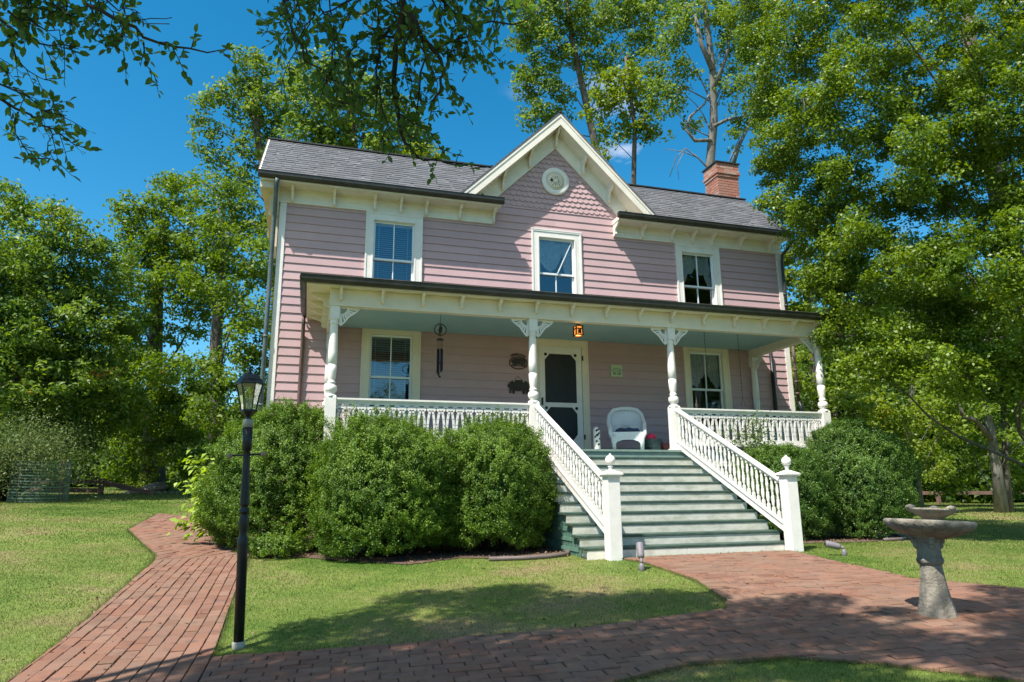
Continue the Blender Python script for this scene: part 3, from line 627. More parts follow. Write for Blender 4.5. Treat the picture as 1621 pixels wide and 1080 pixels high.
m = MB(); m.prism([(-GW, EZ-.1), (GW, EZ-.1), (0, GA-.1)], 2.74, 2.78); m.build('gable_wall', PINK, house)
# chimney: courses of brick
m = MB(); cx0, cx1, cy0, cy1 = 4.98, 5.60, 1.22, 1.80
def brickbox(m, x0, x1, y0, y1, z0, z1):
    m.box(x0+.008, x1-.008, y0+.008, y1-.008, z0, z1, r=.9)
    z = z0; row = 0; bh = .072
    while z < z1-.02:
        for (a0, a1, fixed, plane) in ((x0, x1, y0, 0), (x0, x1, y1, 0), (y0, y1, x0, 1), (y0, y1, x1, 1)):
            a = a0-(.1 if row % 2 else 0)
            while a < a1-.01:
                b0, b1 = max(a0, a+.005), min(a1, a+.20-.005); a += .20
                if b1-b0 < .02: continue
                rr = random.random()
                if plane == 0: m.box(b0, b1, fixed-.004 if fixed == y0 else fixed-.02, fixed+.02 if fixed == y0 else fixed+.004, z+.006, min(z+bh-.006, z1), r=rr)
                else: m.box(fixed-.004 if fixed == x0 else fixed-.02, fixed+.02 if fixed == x0 else fixed+.004, b0, b1, z+.006, min(z+bh-.006, z1), r=rr)
        z += bh; row += 1
brickbox(m, cx0, cx1, cy0, cy1, 6.3, 7.36); brickbox(m, cx0-.02, cx1+.02, cy0-.02, cy1+.02, 7.36, 7.435); brickbox(m, cx0-.042, cx1+.042, cy0-.042, cy1+.042, 7.437, 7.52); brickbox(m, cx0-.02, cx1+.02, cy0-.02, cy1+.02, 7.522, 7.75)
ch = m.build('chimney', CHIMB, house, attr=True, smooth=False)
m = MB(); m.box(cx0-.055, cx1+.055, cy0-.055, cy1+.055, 7.75, 7.78); m.build('chimney_cap', BRONZE, ch)
# downspouts
def spout(pts, r, m_, parent=house):
    m = MB(); m.tube(pts, r, 10)
    for k in range(3):
        p = np.array(pts[-2])*(1-(.2+.3*k))+np.array(pts[-1])*(.2+.3*k); m.tube([p-(0, 0, .02), p+(0, 0, .02)], r*1.25, 10)
    return m.build('downspout', m_, parent)
spout([(-5.72, -.45, SOF+.02), (-5.73, -.42, SOF-.06), (-5.735, -.34, SOF-.22), (-5.74, -.15, SOF-.52), (-5.75, -.09, SOF-.66), (-5.75, -.09, 3), (-5.75, -.09, -1.2)], .042, PATINA)
spout([(5.72, -.46, SOF+.05), (5.74, -.45, SOF-.05), (5.70, -.25, SOF-.22), (5.66, -.1, SOF-.32), (5.65, -.085, SOF-.5), (5.65, -.085, 4), (5.65, -.085, 3.1)], .038, BRONZE)
spout([(5.72, -.085, 2.95), (5.72, -.085, 2.2), (5.72, -.085, 1.3)], .036, mat('brown_pipe', (.12, .075, .065), .5, .2, 6)); spout([(5.73, -.09, 1.3), (5.78, -.12, 1.1), (5.79, -.12, .5), (5.79, -.12, -1.4)], .042, BLACKM)
spout([(5.12, -.06, 2.40), (5.12, -.06, 1.5), (5.12, -.06, -1.3)], .042, BLACKM)

# ---- windows
def window(cx, zt, zb, s):
    x0, x1 = cx-CW/2, cx+CW/2; cs = .155; lo = s in ('ll', 'lr')
    m = MB(); m.box(x0, x0+cs, -.045, .02, zb, zt); m.box(x1-cs, x1, -.045, .02, zb, zt); m.box(x0+cs, x1-cs, -.045, .02, zt-cs, zt)
    m.box(x0-.012, x1+.012, -.062, .02, zt-.001, zt+.028); m.box(x0-.004, x0+.03, -.057, 0, zb, zt-.002); m.box(x1-.03, x1+.004, -.057, 0, zb, zt-.002); m.box(x0+.03, x1-.03, -.057, 0, zt-.032, zt-.002)
    m.box(x0+cs-.03, x0+cs-.002, -.052, .06, zb, zt-cs); m.box(x1-cs+.002, x1-cs+.03, -.052, .06, zb, zt-cs); m.box(x0+cs, x1-cs, -.052, .06, zt-cs-.002, zt-cs+.028)
    m.box(x0-.03, x1+.03, -.09, .06, zb-.05, zb)
    f = m.build('window', CREAM if lo else WHITE, house, smooth=False)
    a, b = x0+cs-.002, x1-cs+.002; top = zt-cs; mid = (top+zb)/2+.01; st = .04
    def sash(y, z0, z1, munt=True):
        m = MB(); m.box(a, a+st, y, y+.035, z0, z1); m.box(b-st, b, y, y+.035, z0, z1); m.box(a+st, b-st, y, y+.035, z0, z0+st); m.box(a+st, b-st, y, y+.035, z1-st, z1)
        if munt: m.box(cx-.010, cx+.010, y-.002, y+.032, z0+st, z1-st)
        m.build('sash', VINYL, f, smooth=False)
        g = MB(); g.add([(a+st, y+.018, z0+st), (b-st, y+.018, z0+st), (b-st, y+.018, z1-st), (a+st, y+.018, z1-st)], [(0, 1, 2, 3)]); g.build('pane', GLASS, f)
    sash(.018, mid-.02, top, s != 'uc'); sash(.055, zb, mid+.02)
    if s in ('ul', 'll'):
        m = MB(); z = top-.03; lowest = mid+.12 if s == 'll' else zb+.02
        m.box(a+.02, b-.02, .12, .16, top-.05, top)
        while z > zb+.03:
            t = R_(28 if s == 'ul' else 20); dy, dz = .022*math.cos(t), .022*math.sin(t)
            m.add([(a+.02, .14-dy, z-dz), (b-.02, .14-dy, z-dz), (b-.02, .14+dy, z+dz), (a+.02, .14+dy, z+dz)], [(0, 1, 2, 3)]); z -= .044
        for x in (a+.12, b-.12): m.box(x-.003, x+.003, .116, .119, zb, top)
        m.build('blind', BLIND, f, smooth=False)
    else:
        # balloon or lace curtain: folded cloth with a scalloped hem
        nx, nz_ = 60, 26; X = np.linspace(a+.02, b-.02, nx); wv = (X-a)/(b-a)
        if s == 'uc': hem = top-.16-.50*np.clip(np.sin(np.clip(wv/.72, 0, 1)*math.pi), 0, 1)**.7*(wv < .72)-.05; hem = np.where(wv >= .72, top-.66-.10*np.sin((wv-.72)/.28*math.pi), hem)
        elif s == 'ur': hem = top-.30-.10*np.abs(np.sin(wv*math.pi*4))-.50*(np.abs(wv-.5)*2)**1.6
        else: hem = top-.38-.06*np.abs(np.sin(wv*math.pi*5))-.34*np.abs(np.sin(wv*math.pi*1.5+.5))**1.5
        V = []; 
        for j in range(nz_+1):
            t = j/nz_
            for i in range(nx): V.append((X[i], .115+.018*math.sin(wv[i]*46+3*t*math.sin(i*.3))+(.015*math.sin(t*14+2*wv[i]*6) if s != 'lr' else 0), top*(1-t)+hem[i]*t))
        Fq = np.array([[j*nx+i, j*nx+i+1, (j+1)*nx+i+1, (j+1)*nx+i] for j in range(nz_) for i in range(nx-1)])
        rawmesh('curtain', np.array(V), Fq, LACE, f, smooth=True)
        if s == 'uc':
            m = MB(); m.bar((b-.06, .0, top-.06), (cx+.02, .0, mid+.02), .016, .022, (0, 1, 0)); m.build('prop_stick', VINYL, f)
    if s in ('ul', 'uc', 'ur'):
        pass
    return f
for c in WIN: window(*c)

# ---- door
m = MB(); m.box(DX0, DX0+.14, -.045, .03, .13, DZ1); m.box(DX1-.14+.02, DX1+.02, -.045, .03, .13, DZ1); m.box(DX0+.14, DX1-.12, -.045, .03, DZ1-.13, DZ1); m.box(DX0-.012, DX1+.032, -.06, 0, DZ1, DZ1+.03)
m.box(DX0-.003, DX0+.025, -.055, 0, .13, DZ1-.002); m.box(DX1-.005, DX1+.023, -.055, 0, .13, DZ1-.002); m.box(DX0+.1, DX1-.1, -.08, .03, .08, .135)
door = m.build('door', CREAM, house, smooth=False)
a, b, t0, t1 = -.452, .472, .14, 2.272; yd0, yd1 = -.032, .0
m = MB(); st = .118
m.box(a, a+st, yd0, yd1, t0, t1); m.box(b-st, b, yd0, yd1, t0, t1); m.box(a+st, b-st, yd0, yd1, t1-.15, t1); m.box(a+st, b-st, yd0, yd1, 1.02, 1.112); m.box(a+st, b-st, yd0, yd1, t0, .34)
for x, sx in ((a+st, 1), (b-st, -1)):
    for z_, sz in ((t1-.15, -1), (1.02, -1), (.34, 1)):
        m.prism([(x, z_), (x+sx*.11, z_), (x, z_+sz*.13)], yd0+.002, yd1-.002)
leaf = m.build('screen_door', WHITE, door, smooth=False)
for x in (a+.135, b-.135):
    for z_ in (t1-.165, 1.0): m = MB(); m.lathe([(.032, 0), (.032, .004)], (x, yd0-.002, z_), 14, ax=np.array([[1, 0, 0], [0, 0, -1], [0, 1, 0]])); m.build('corner_hole', BLACKM, door)
for z_ in (2.05, .42): m = MB(); m.box(b+.005, b+.035, -.062, -.045, z_-.05, z_+.05); m.build('hinge', BLACKM, door)
m = MB(); m.box(a+.03, a+.06, -.07, -.032, 1.05, 1.2); m.build('handle', BLACKM, door)
m = MB(); m.box(a+st-.02, b-st+.02, -.018, -.014, .3, t1-.13); m.build('screen_mesh', SCREEN, door)

# ---- porch
PY = -2.13
X1, X2, X3, X4 = -4.60, -1.285, 1.37, 4.60
m = MB(); fx0, fx1 = -4.72, 4.72
nb = 84
for i in range(nb):
    xa = fx0+(fx1-fx0)*i/nb; xb = fx0+(fx1-fx0)*(i+1)/nb-.003
    m.add([(xa, -2.32, -.005), (xb, -2.32, -.005), (xb, -.0, .065), (xa, -.0, .065), (xa, -2.32, .03), (xb, -2.32, .03), (xb, -.0, .10), (xa, -.0, .10)], [(0, 3, 2, 1), (4, 5, 6, 7), (0, 1, 5, 4), (1, 2, 6, 5), (2, 3, 7, 6), (3, 0, 4, 7)])
m.build('porch_floor', PFLOOR, house, smooth=False)
m = MB(); m.box(fx0+.05, fx1-.05, -2.27, -2.23, -.24, -.007); m.box(fx0+.05, fx0+.09, -2.23, 0, -.24, -.007); m.box(fx1-.09, fx1-.05, -2.23, 0, -.24, -.007); m.build('porch_apron', WHITE, house, smooth=False)
m = MB()
for x in np.arange(fx0+.1, fx1-.1, .075): m.box(x, x+.035, -2.25, -2.235, -1.5, -.24)
for z in np.arange(-1.45, -.25, .11): m.box(fx0+.08, fx1-.08, -2.235, -2.222, z, z+.05)
for y in np.arange(-2.2, -.05, .075): m.box(fx0+.06, fx0+.075, y, y+.035, -1.5, -.24)
m.build('porch_lattice', LATT, house, smooth=False)
# posts
PROF = [(.088, .79), (.092, .83), (.06, .845), (.055, .86), (.082, .885), (.093, .93), (.086, .975), (.058, 1.0), (.056, 1.012), (.072, 1.03), (.06, 1.045), (.05, 1.055), (.055, 1.075), (.064, 1.12), (.071, 1.2), (.074, 1.3), (.066, 1.305), (.066, 1.325), (.074, 1.33), (.072, 1.5), (.066, 1.75), (.06, 1.90), (.056, 1.96), (.066, 1.97), (.072, 1.985), (.066, 2.0), (.058, 2.01), (.066, 2.03), (.084, 2.05)]
def post(x, y, z0=.03, wd=.165, name='porch_post', top=2.258):
    m = MB(); k = wd/2; m.box(x-k, x+k, y-k, y+k, z0, .80); m.box(x-k-.02, x+k+.02, y-k-.02, y+k+.02, z0, z0+.035)
    m.add([(x-k, y-k, .80), (x+k, y-k, .80), (x+k, y+k, .80), (x-k, y+k, .80)]+[(x+a_*.05, y+b_*.05, .845) for a_, b_ in ((-1, -1), (1, -1), (1, 1), (-1, 1))], [(0, 1, 5, 4), (1, 2, 6, 5), (2, 3, 7, 6), (3, 0, 4, 7)])
    m.lathe(PROF, (x, y, 0), 20); m.box(x-.072, x+.072, y-.072, y+.072, 2.045, top)
    return m.build(name, WHITE, house)
posts = [post(x, PY) for x in (X1, X2, X3, X4)]
bp1 = post(X1, -.10, .09, .15); bp2 = post(X4, -.10, .09, .15)
# lacy corner brackets
def fan(px, py, d, parent, axis='x', size=.30):
    m = MB(); zt = 2.256; th = .012
    def P(a, z):
        return (px+d*a, py, z) if axis == 'x' else (px, py+d*a, z)
    upv = (0, 1, 0) if axis == 'x' else (1, 0, 0)
    o = .072
    m.bar(P(o, zt-.012), P(o+size, zt-.012), .022, .024, upv) if False else m.bar(P(o, zt-.012), P(o+size, zt-.012), .024, .022)
    m.bar(P(o+.012, zt-.02), P(o+.012, zt-size*.98), .022, .024, upv)
    cx_, cz_ = o+.02, zt-.02
    for k in range(7):
        t = R_(4+k*13.6); l0, l1 = size*.36, size*(.93-.33*math.sin(2*t))
        m.bar(P(cx_+l0*math.cos(t), cz_-l0*math.sin(t)), P(cx_+l1*math.cos(t), cz_-l1*math.sin(t)), .024, .022, upv)
    arc = [P(cx_+size*.36*math.cos(t), cz_-size*.36*math.sin(t)) for t in np.linspace(0, math.pi/2, 7)]
    for p, q_ in zip(arc[:-1], arc[1:]): m.bar(p, q_, .024, .02, upv)
    pts = [P(cx_+size*(.95-.33*math.sin(2*t))*math.cos(t), cz_-size*(.95-.33*math.sin(2*t))*math.sin(t)) for t in np.linspace(0, math.pi/2, 10)]
    for p, q_ in zip(pts[:-1], pts[1:]): m.bar(p, q_, .024, .018, upv)
    m.build('spandrel_bracket', WHITE, parent, smooth=False)
for i, x in enumerate((X1, X2, X3, X4)):
    if i > 0: fan(x, PY, -1, posts[i])
    if i < 3: fan(x, PY, 1, posts[i])
fan(X4, PY, 1, posts[3], 'y', .28); fan(X1, PY, 1, posts[0], 'y', .28); fan(X4, -.10, -1, bp2, 'y', .28); fan(X1, -.10, -1, bp1, 'y', .28)
# beams, soffit, ceiling
m = MB(); m.box(X1-.09, X4+.09, PY-.075, PY+.06, 2.258, 2.535); m.box(X1-.095, X4+.095, PY-.088, PY-.075, 2.256, 2.285); m.box(X1-.08, X1+.06, PY+.06, -.03, 2.262, 2.535); m.box(X4-.06, X4+.08, PY+.06, -.03, 2.262, 2.535)
m.build('porch_beam', CREAM, house, smooth=False)
m = MB()
for i in range(22): y0_ = PY+.06+i*(2.0/22); m.box(X1+.06, X4-.06, y0_, y0_+2.0/22-.004, 2.42, 2.435)
m.build('porch_ceiling', TEAL, house, smooth=False)
PL, PR, PFY = -5.03, 4.72, -2.36
m = MB(); m.box(PL, PR, PFY, PY-.075, 2.537, 2.558); m.box(PL, X1-.08, PY-.075, -.03, 2.537, 2.558); m.box(X4+.08, PR, PY-.075, -.03, 2.537, 2.558)
m.box(PL-.001, PR+.001, PFY-.02, PFY, 2.525, 2.60); m.box(PL-.02, PL, PFY-.02, -.03, 2.525, 2.60); m.box(PR, PR+.02, PFY-.02, -.03, 2.525, 2.60)
m.build('porch_soffit', CREAM, house, smooth=False)
def pbr(poly_x=None):
    return bracket_poly(.17, .19)
for x in [-4.52+i*.655 for i in range(14)]+[4.52]:
    m = MB(); m.prism([(y+PY-.075, z+2.536) for y, z in bracket_poly(.185, .20)], x-.022, x+.022, 'yz'); m.build('bracket', CREAM, house, smooth=False)
for y in (-1.85, -1.35, -.85, -.35):
    m = MB(); m.prism([(X1-.08+yy*1.6, z+2.536) for yy, z in bracket_poly(.185, .22)], y-.022, y+.022, 'xz'); m.build('bracket', CREAM, house, smooth=False)
m = MB(); z0_, z1_ = 2.60, 3.12
top = [(PL-.03, PFY-.03, z0_+.012), (PR+.03, PFY-.03, z0_+.012), (PR-.5, 0, z1_), (PL+.55, 0, z1_), (PR+.03, 0, z0_+.012), (PL-.03, 0, z0_+.012)]
m.add(top+[(a_, b_, c_-.012) for a_, b_, c_ in top], [(0, 1, 2, 3), (1, 4, 2), (0, 3, 5), (7, 6, 9, 8), (8, 10, 7), (11, 9, 6), (0, 6, 7, 1), (1, 7, 10, 4), (0, 5, 11, 6)])
for i in range(1, 19):
    x = PL+(PR-PL)*i/19; m.bar((x, PFY-.03, z0_+.02), (x if PL+.55 < x < PR-.5 else x, -.01, z1_+.008) if PL+.6 < x < PR-.55 else (x, PFY+.4, z0_+.10), .016, .02)
m.build('porch_roof', BRONZE, house, smooth=False)
GP_ = [(0, .115), (0, 0), (-.03, -.012), (-.065, .0), (-.092, .035), (-.10, .09), (-.112, .105), (-.10, .118), (-.088, .10), (-.08, .045), (-.06, .014), (-.03, .003), (-.012, .012), (-.012, .115)]
m = MB(); m.prism([(y+PFY-.021, z+2.555) for y, z in GP_], PL-.12, PR+.11, 'yz'); m.build('gutter', BRONZE, house, smooth=False)
m = MB(); m.prism([(y+PL-.021, z+2.555) for y, z in GP_], PFY-.02, -.08, 'xz')
for y in (-1.9, -1.4, -.9, -.4): m.prism([(y_*1.06+PL-.021, z_*1.04+2.553) for y_, z_ in GP_], y, y+.02, 'xz')
m.build('gutter', BRONZE, house, smooth=False)
spout([(PL-.07, -.2, 2.56), (PL-.07, -.15, 2.4), (PL-.07, -.06, 2.25), (PL-.07, -.055, 1.0), (PL-.07, -.055, -1.3)], .036, mat('brown_pipe', (.12, .075, .065)))
# railings: sawn balusters
def railing(x0, x1, y, axis='x'):
    P = (lambda m, a0, a1, d0, d1, z0, z1: m.box(a0, a1, y+d0, y+d1, z0, z1)) if axis == 'x' else (lambda m, a0, a1, d0, d1, z0, z1: m.box(y+d0, y+d1, a0, a1, z0, z1))
    Q = (lambda a, z: (a, y, z)) if axis == 'x' else (lambda a, z: (y, a, z)); upv = (0, 1, 0) if axis == 'x' else (1, 0, 0)
    m = MB(); P(m, x0, x1, -.05, .05, .762, .79); P(m, x0, x1, -.032, .032, .735, .762)
    r = m.build('porch_railing', WHITE, house, smooth=False)
    m = MB(); P(m, x0, x1, -.03, .03, .115, .16); P(m, x0, x1, -.014, .014, .16, .235)
    P(m, x0, x1, -.014, .014, .70, .735)
    nmod = max(1, round((x1-x0)/.158)); w_ = (x1-x0)/nmod; d = .012
    for i in range(nmod):
        c = x0+w_*(i+.5)
        # cap piece and its two feet to the upper board
        pl = [(c-w_*.46, .635), (c-w_*.46, .655), (c-w_*.36, .672), (c+w_*.36, .672), (c+w_*.46, .655), (c+w_*.46, .635), (c+w_*.36, .612), (c-w_*.36, .612)]
        if axis == 'x': m.prism(pl, y-d, y+d)
        else: m.prism(pl, y-d, y+d, 'yz')
        P(m, c-w_*.50, c-w_*.26, -d+.001, d-.001, .672, .70); P(m, c+w_*.26, c+w_*.50, -d+.001, d-.001, .672, .70)
        for s in (-1, 1):
            pts = [(c+s*w_*.12, .625), (c+s*w_*.21, .57), (c+s*w_*.29, .49), (c+s*w_*.345, .40), (c+s*w_*.365, .31), (c+s*w_*.35, .225)]
            for (a_, za), (b_, zb_) in zip(pts[:-1], pts[1:]): m.bar(Q(a_, za+.004), Q(b_, zb_-.004), 2*d, .033, upv) if False else m.bar(Q(a_, za+.004), Q(b_, zb_-.004), .035, 2*d, upv)
    m.build('fretwork', WHITE, r, smooth=False)
    return r
railing(X1+.083, X2-.083, PY); railing(X3+.083, X4-.083, PY); railing(PY+.083, -.18, X1, 'y'); railing(PY+.083, -.18, X4, 'y')

# ---- staircase
SX0, SX1 = -1.46, 1.60; NT = 10; Y0, YN, Z0_, ZN = -2.33, -4.70, .03, -1.365
st_t = thing  # (kept simple: the stairs are parts of the house)
stc = None
for s_x in (SX0+.06, .05, SX1-.10):
    pts = [(Y0+.06, -.25)]
    for i in range(1, NT+1):
        y = Y0+(YN-Y0)*i/NT; z = Z0_+(ZN-Z0_)*i/NT; pts += [(y+.26 if i == 1 else Y0+(YN-Y0)*(i-1)/NT+.02, z-.036), (y+.02, z-.036)]
    pts += [(YN+.02, -1.52), (YN+.25, -1.52), (Y0+.06, -.45)]
    stair = MB(); stair.prism(pts, s_x, s_x+.045, 'yz')
    o_ = stair.build('stringer' if stc else 'staircase', WHITE, stc or house, smooth=False); stc = stc or o_
for i in range(1, NT+1):
    y = Y0+(YN-Y0)*i/NT; yb = Y0+(YN-Y0)*(i-1)/NT; z = Z0_+(ZN-Z0_)*i/NT; j = random.uniform(-.004, .004)
    m = MB(); m.box(SX0-.02, SX1+.02, y-.009+j, yb+.005, z-.034, z); m.build('tread', GREENP, stc, smooth=False, bevel=.006)
for i in range(0, NT+1):
    y = Y0+(YN-Y0)*i/NT+.02; zt = Z0_+(ZN-Z0_)*i/NT-.0352; zb = Z0_+(ZN-Z0_)*(i+1)/NT+.001 if i < NT else -1.53
    if i == 0: y += .03
    m = MB(); jx = random.uniform(-.3, .8); m.box(SX0+.01, jx-.0015, y-.018, y, zb, zt); m.box(jx+.0015, SX1-.01, y-.018, y, zb, zt)
    m.build('riser', PFLOOR if i == 0 else (mat('bottom_riser_paint', (.72, .67, .60), .65, .2, 5, .2, 50, col2=(.50, .45, .36), thr=(.5, .75)) if i == NT else RISER), stc, smooth=False)
# green lattice closing the sides of the steps
for xs in (SX0+.03, SX1-.04):
    m = MB()
    for i in range(11):
        z = -1.44+i*.125
        y_end = Y0+(YN-Y0)*min(1, max(0, (Z0_-.12-z-.06)/(Z0_-ZN)))
        if y_end < Y0-.06: m.box(xs-.012, xs+.004, y_end+.16, Y0, z, z+.045)
    y = Y0-.05
    while y > YN+.3:
        ztop = Z0_+(ZN-Z0_)*((y-Y0)/(YN-Y0))-.16
        if ztop > -1.45: m.box(xs-.002, xs+.012, y-.028, y, -1.5, ztop)
        y -= .065
    m.build('step_lattice', LATT, stc, smooth=False)
# stair railings
BAL = [(.019, 0), (.019, .10), (.012, .112), (.018, .13), (.024, .17), (.021, .235), (.013, .262), (.018, .270), (.013, .278), (.014, .30), (.022, .34), (.017, .40), (.012, .44), (.017, .452), (.017, .50)]
def stair_rail(xt, xb):
    yt, yb = PY-.083, -4.72; zt, zb = .785, -.535; a = np.array((xt, yt, zt-.03)); b = np.array((xb, yb, zb-.03))
    r = MB(); r.bar(a, b, .075, .04); r.bar(a-(0, 0, .035), b-(0, 0, .035), .045, .035); root = r.build('stair_railing', WHITE, house, smooth=False)
    m = MB(); c, d = np.array((xt, yt, .125)), np.array((xb, yb, -1.215)); m.bar(c, d, .035, .105); m.bar(c+(0, 0, .06), d+(0, 0, .06), .065, .022); m.build('bottom_rail', WHITE, root, smooth=False)
    nb = 25; first = None
    for i in range(nb):
        t = (i+.6)/(nb+.2); p = c*(1-t)+d*t+(0, 0, .055); h_ = (a*(1-t)+b*t)[2]-.04-p[2]
        m = MB(); m.lathe([(r_*1.0, z_*h_/.5) for r_, z_ in BAL], p, 8)
        m.box(p[0]-.0185, p[0]+.0185, p[1]-.0185, p[1]+.0185, p[2]-.015, p[2]+.10*h_/.5); m.box(p[0]-.0175, p[0]+.0175, p[1]-.0175, p[1]+.0175, p[2]+.455*h_/.5, p[2]+h_+.01)
        m.build('baluster', WHITE, root)
    # newel
    k = .086; m = MB(); gz = hgz(xb, -4.80)-.06; y = -4.80
    m.box(xb-k, xb+k, y-k, y+k, gz, -.485); root2 = m.build('newel_post', WHITE, house, smooth=False, bevel=.006)
    m = MB(); m.box(xb-k-.022, xb+k+.022, y-k-.022, y+k+.022, -.485, -.462); m.box(xb-k-.035, xb+k+.035, y-k-.035, y+k+.035, -.462, -.44)
    q = k+.03; m.add([(xb-q, y-q, -.44), (xb+q, y-q, -.44), (xb+q, y+q, -.44), (xb-q, y+q, -.44)]+[(xb+i_*.03, y+j_*.03, -.40) for i_, j_ in ((-1, -1), (1, -1), (1, 1), (-1, 1))], [(0, 1, 5, 4), (1, 2, 6, 5), (2, 3, 7, 6), (3, 0, 4, 7), (4, 5, 6, 7)])
    m.lathe([(.032, -.405), (.026, -.385), (.024, -.365), (.04, -.352), (.026, -.343), (.05, -.325), (.062, -.30), (.066, -.275), (.061, -.25), (.046, -.228), (.026, -.215), (.014, -.205), (.008, -.19)], (xb, y, 0), 18)
    m.build('newel_cap', WHITE, root2)
stair_rail(X2+.02, -1.135); stair_rail(X3, 1.553)
# ------------------------------------------------------------------ things
AXY = np.array([[1, 0, 0], [0, 0, -1], [0, 1, 0]])
# lamp post
LX, LY = -5.303, -7.309; LZ = hgz(LX, LY)
lamp = thing('lamp_post', (LX, LY, LZ), 'black post lamp with glass lantern standing in the grass beside the left brick path', 'lamp post')
lean = np.array([-.031, 0, 1.]); lean /= np.linalg.norm(lean); la = np.cross(lean, (0, 1, 0)); la /= np.linalg.norm(la); LM = np.stack([la*-1 if la[0] < 0 else la, np.cross(lean, la if la[0] > 0 else -la), lean], 1)
lb = (LX, LY, LZ)
m = MB(); m.lathe([(.046, -.04), (.046, .035), (.040, .045)], lb, 20, ax=LM); m.build('post_foot', CONC, lamp)
m = MB(); m.lathe([(.037, .04), (.037, .70), (.040, .735), (.041, .752), (.034, .775), (.026, .80), (.030, .83), (.037, .87), (.037, .91), (.030, .945), (.029, .955), (.038, .965), (.039, .978), (.030, .995), (.028, 1.012), (.035, 1.018), (.035, 1.03), (.0255, 1.395), (.0255, 1.43), (.036, 1.438), (.037, 1.61)], lb, 24, ax=LM)
m.build('post', BLACKM, lamp)
m = MB(); m.lathe([(.038, 1.61), (.038, 1.665), (.031, 1.675)], lb, 20, ax=LM); m.build('collar', COLLAR, lamp)
m = MB(); c = np.array(lb)+LM@np.array((0, 0, 1.398)); m.tube([c+LM@np.array((-.118, 0, -.004)), c+LM@np.array((.118, 0, .004))], .008, 8); cbar = m.build('crossbar', BLACKM, lamp)
m = MB()
for s in (-1, 1): m.lathe([(.004, -.022), (.016, -.016), (.023, 0), (.016, .016), (.004, .022)], c+LM@np.array((s*.122, 0, s*.004)), 12)
m.build('ball_end', FROG, cbar)
m = MB(); m.lathe([(.022, 1.675), (.020, 1.69), (.034, 1.705), (.052, 1.722), (.068, 1.735), (.066, 1.748), (.05, 1.75)], lb, 6, ax=LM)
m.lathe([(.116, 1.945), (.118, 1.955), (.100, 1.968), (.090, 1.99), (.060, 2.022), (.028, 2.04), (.016, 2.045)], lb, 6, ax=LM)
m.lathe([(.016, 2.04), (.010, 2.052), (.014, 2.062), (.014, 2.072), (.007, 2.08), (.004, 2.10), (.001, 2.112)], lb, 10, ax=LM)
for k in range(6):
    t = k*math.pi/3; pts = [np.array(lb)+LM@np.array((r*math.cos(t), r*math.sin(t), z)) for r, z in ((.058, 1.748), (.064, 1.79), (.078, 1.86), (.100, 1.948))]
    m.tube(pts, .005, 6)
lant = m.build('lantern_cage', BLACKM, lamp, smooth=False)
m = MB()
for k in range(6):
    t0, t1 = k*math.pi/3, (k+1)*math.pi/3
    ring = [[np.array(lb)+LM@np.array((r*.97*math.cos(t), r*.97*math.sin(t), z)) for t in (t0, t1)] for r, z in ((.058, 1.75), (.064, 1.79), (.078, 1.86), (.100, 1.946))]
    for i in range(3): m.add([ring[i][0], ring[i][1], ring[i+1][1], ring[i+1][0]], [(0, 1, 2, 3)])
m.build('lantern_glass', LGLASS, lant)
m = MB()
for a, b in ((-.012, .0), (.014, .01)): m.tube([np.array(lb)+LM@np.array((a, b, 1.75)), np.array(lb)+LM@np.array((a, b, 1.80))], .007, 8)
m.build('candle_tubes', CREAM, lant)

# birdbath
BX, BY = -.03, -8.46; BZ = hgz(BX, BY)
bb = thing('birdbath', (BX, BY, BZ), 'two-tiered weathered stone birdbath standing on the brick walk', 'birdbath')
m = MB(); m.lathe([(.150, -.03), (.148, .01), (.141, .04), (.115, .16), (.097, .26), (.088, .34), (.082, .40)], (BX, BY, BZ), 8, rot=.25)
m.lathe([(.084, .40), (.100, .42), (.104, .44), (.094, .455), (.088, .52), (.088, .57), (.105, .60), (.13, .62), (.13, .63)], (BX, BY, BZ), 8, rot=.25)
for k in range(4):
    t = k*math.pi/2+.25+math.pi/4
    for j in range(3): m.lathe([(.004, -.03), (.022, -.018), (.028, 0), (.022, .018), (.004, .03)], (BX+math.cos(t)*(.085+.014*j), BY+math.sin(t)*(.085+.014*j), BZ+.55+.035*j), 8)
m.build('pedestal', STONE, bb, bevel=.004)
tilt = np.array([[1, 0, .055], [0, 1, 0], [-.055, 0, 1]])
def lobed(mb, prof, c, seg, nl, amp, ax=None):
    vs = []
    for r, z in prof:
        for k in range(seg):
            t = 2*math.pi*k/seg; rr = r*(1+amp*(abs(math.cos(nl*t/2))**.7-.5)*(r > .15)); p = np.array((rr*math.cos(t), rr*math.sin(t), z))
            if ax is not None: p = ax@p
            vs.append(p+np.array(c))
    n = len(prof); fs = [(i*seg+k, i*seg+(k+1) % seg, (i+1)*seg+(k+1) % seg, (i+1)*seg+k) for i in range(n-1) for k in range(seg)]+[tuple(range(seg))[::-1], tuple((n-1)*seg+k for k in range(seg))]
    mb.add(vs, fs, True)
m = MB(); lobed(m, [(.10, .60), (.17, .622), (.25, .655), (.298, .685), (.316, .715), (.318, .735), (.304, .748), (.288, .745), (.27, .728), (.22, .70), (.14, .682), (.05, .68)], (BX, BY, BZ), 96, 8, .085, tilt)
m.build('basin', STONE, bb)
m = MB(); m.lathe([(.075, .68), (.078, .72), (.068, .75), (.085, .775), (.10, .785)], (BX+.04, BY, BZ), 16, ax=tilt); lobed(m, [(.07, .755), (.12, .785), (.165, .812), (.182, .828), (.178, .838), (.155, .832), (.09, .818), (.03, .815)], (BX+.04, BY, BZ), 64, 6, .06, tilt)
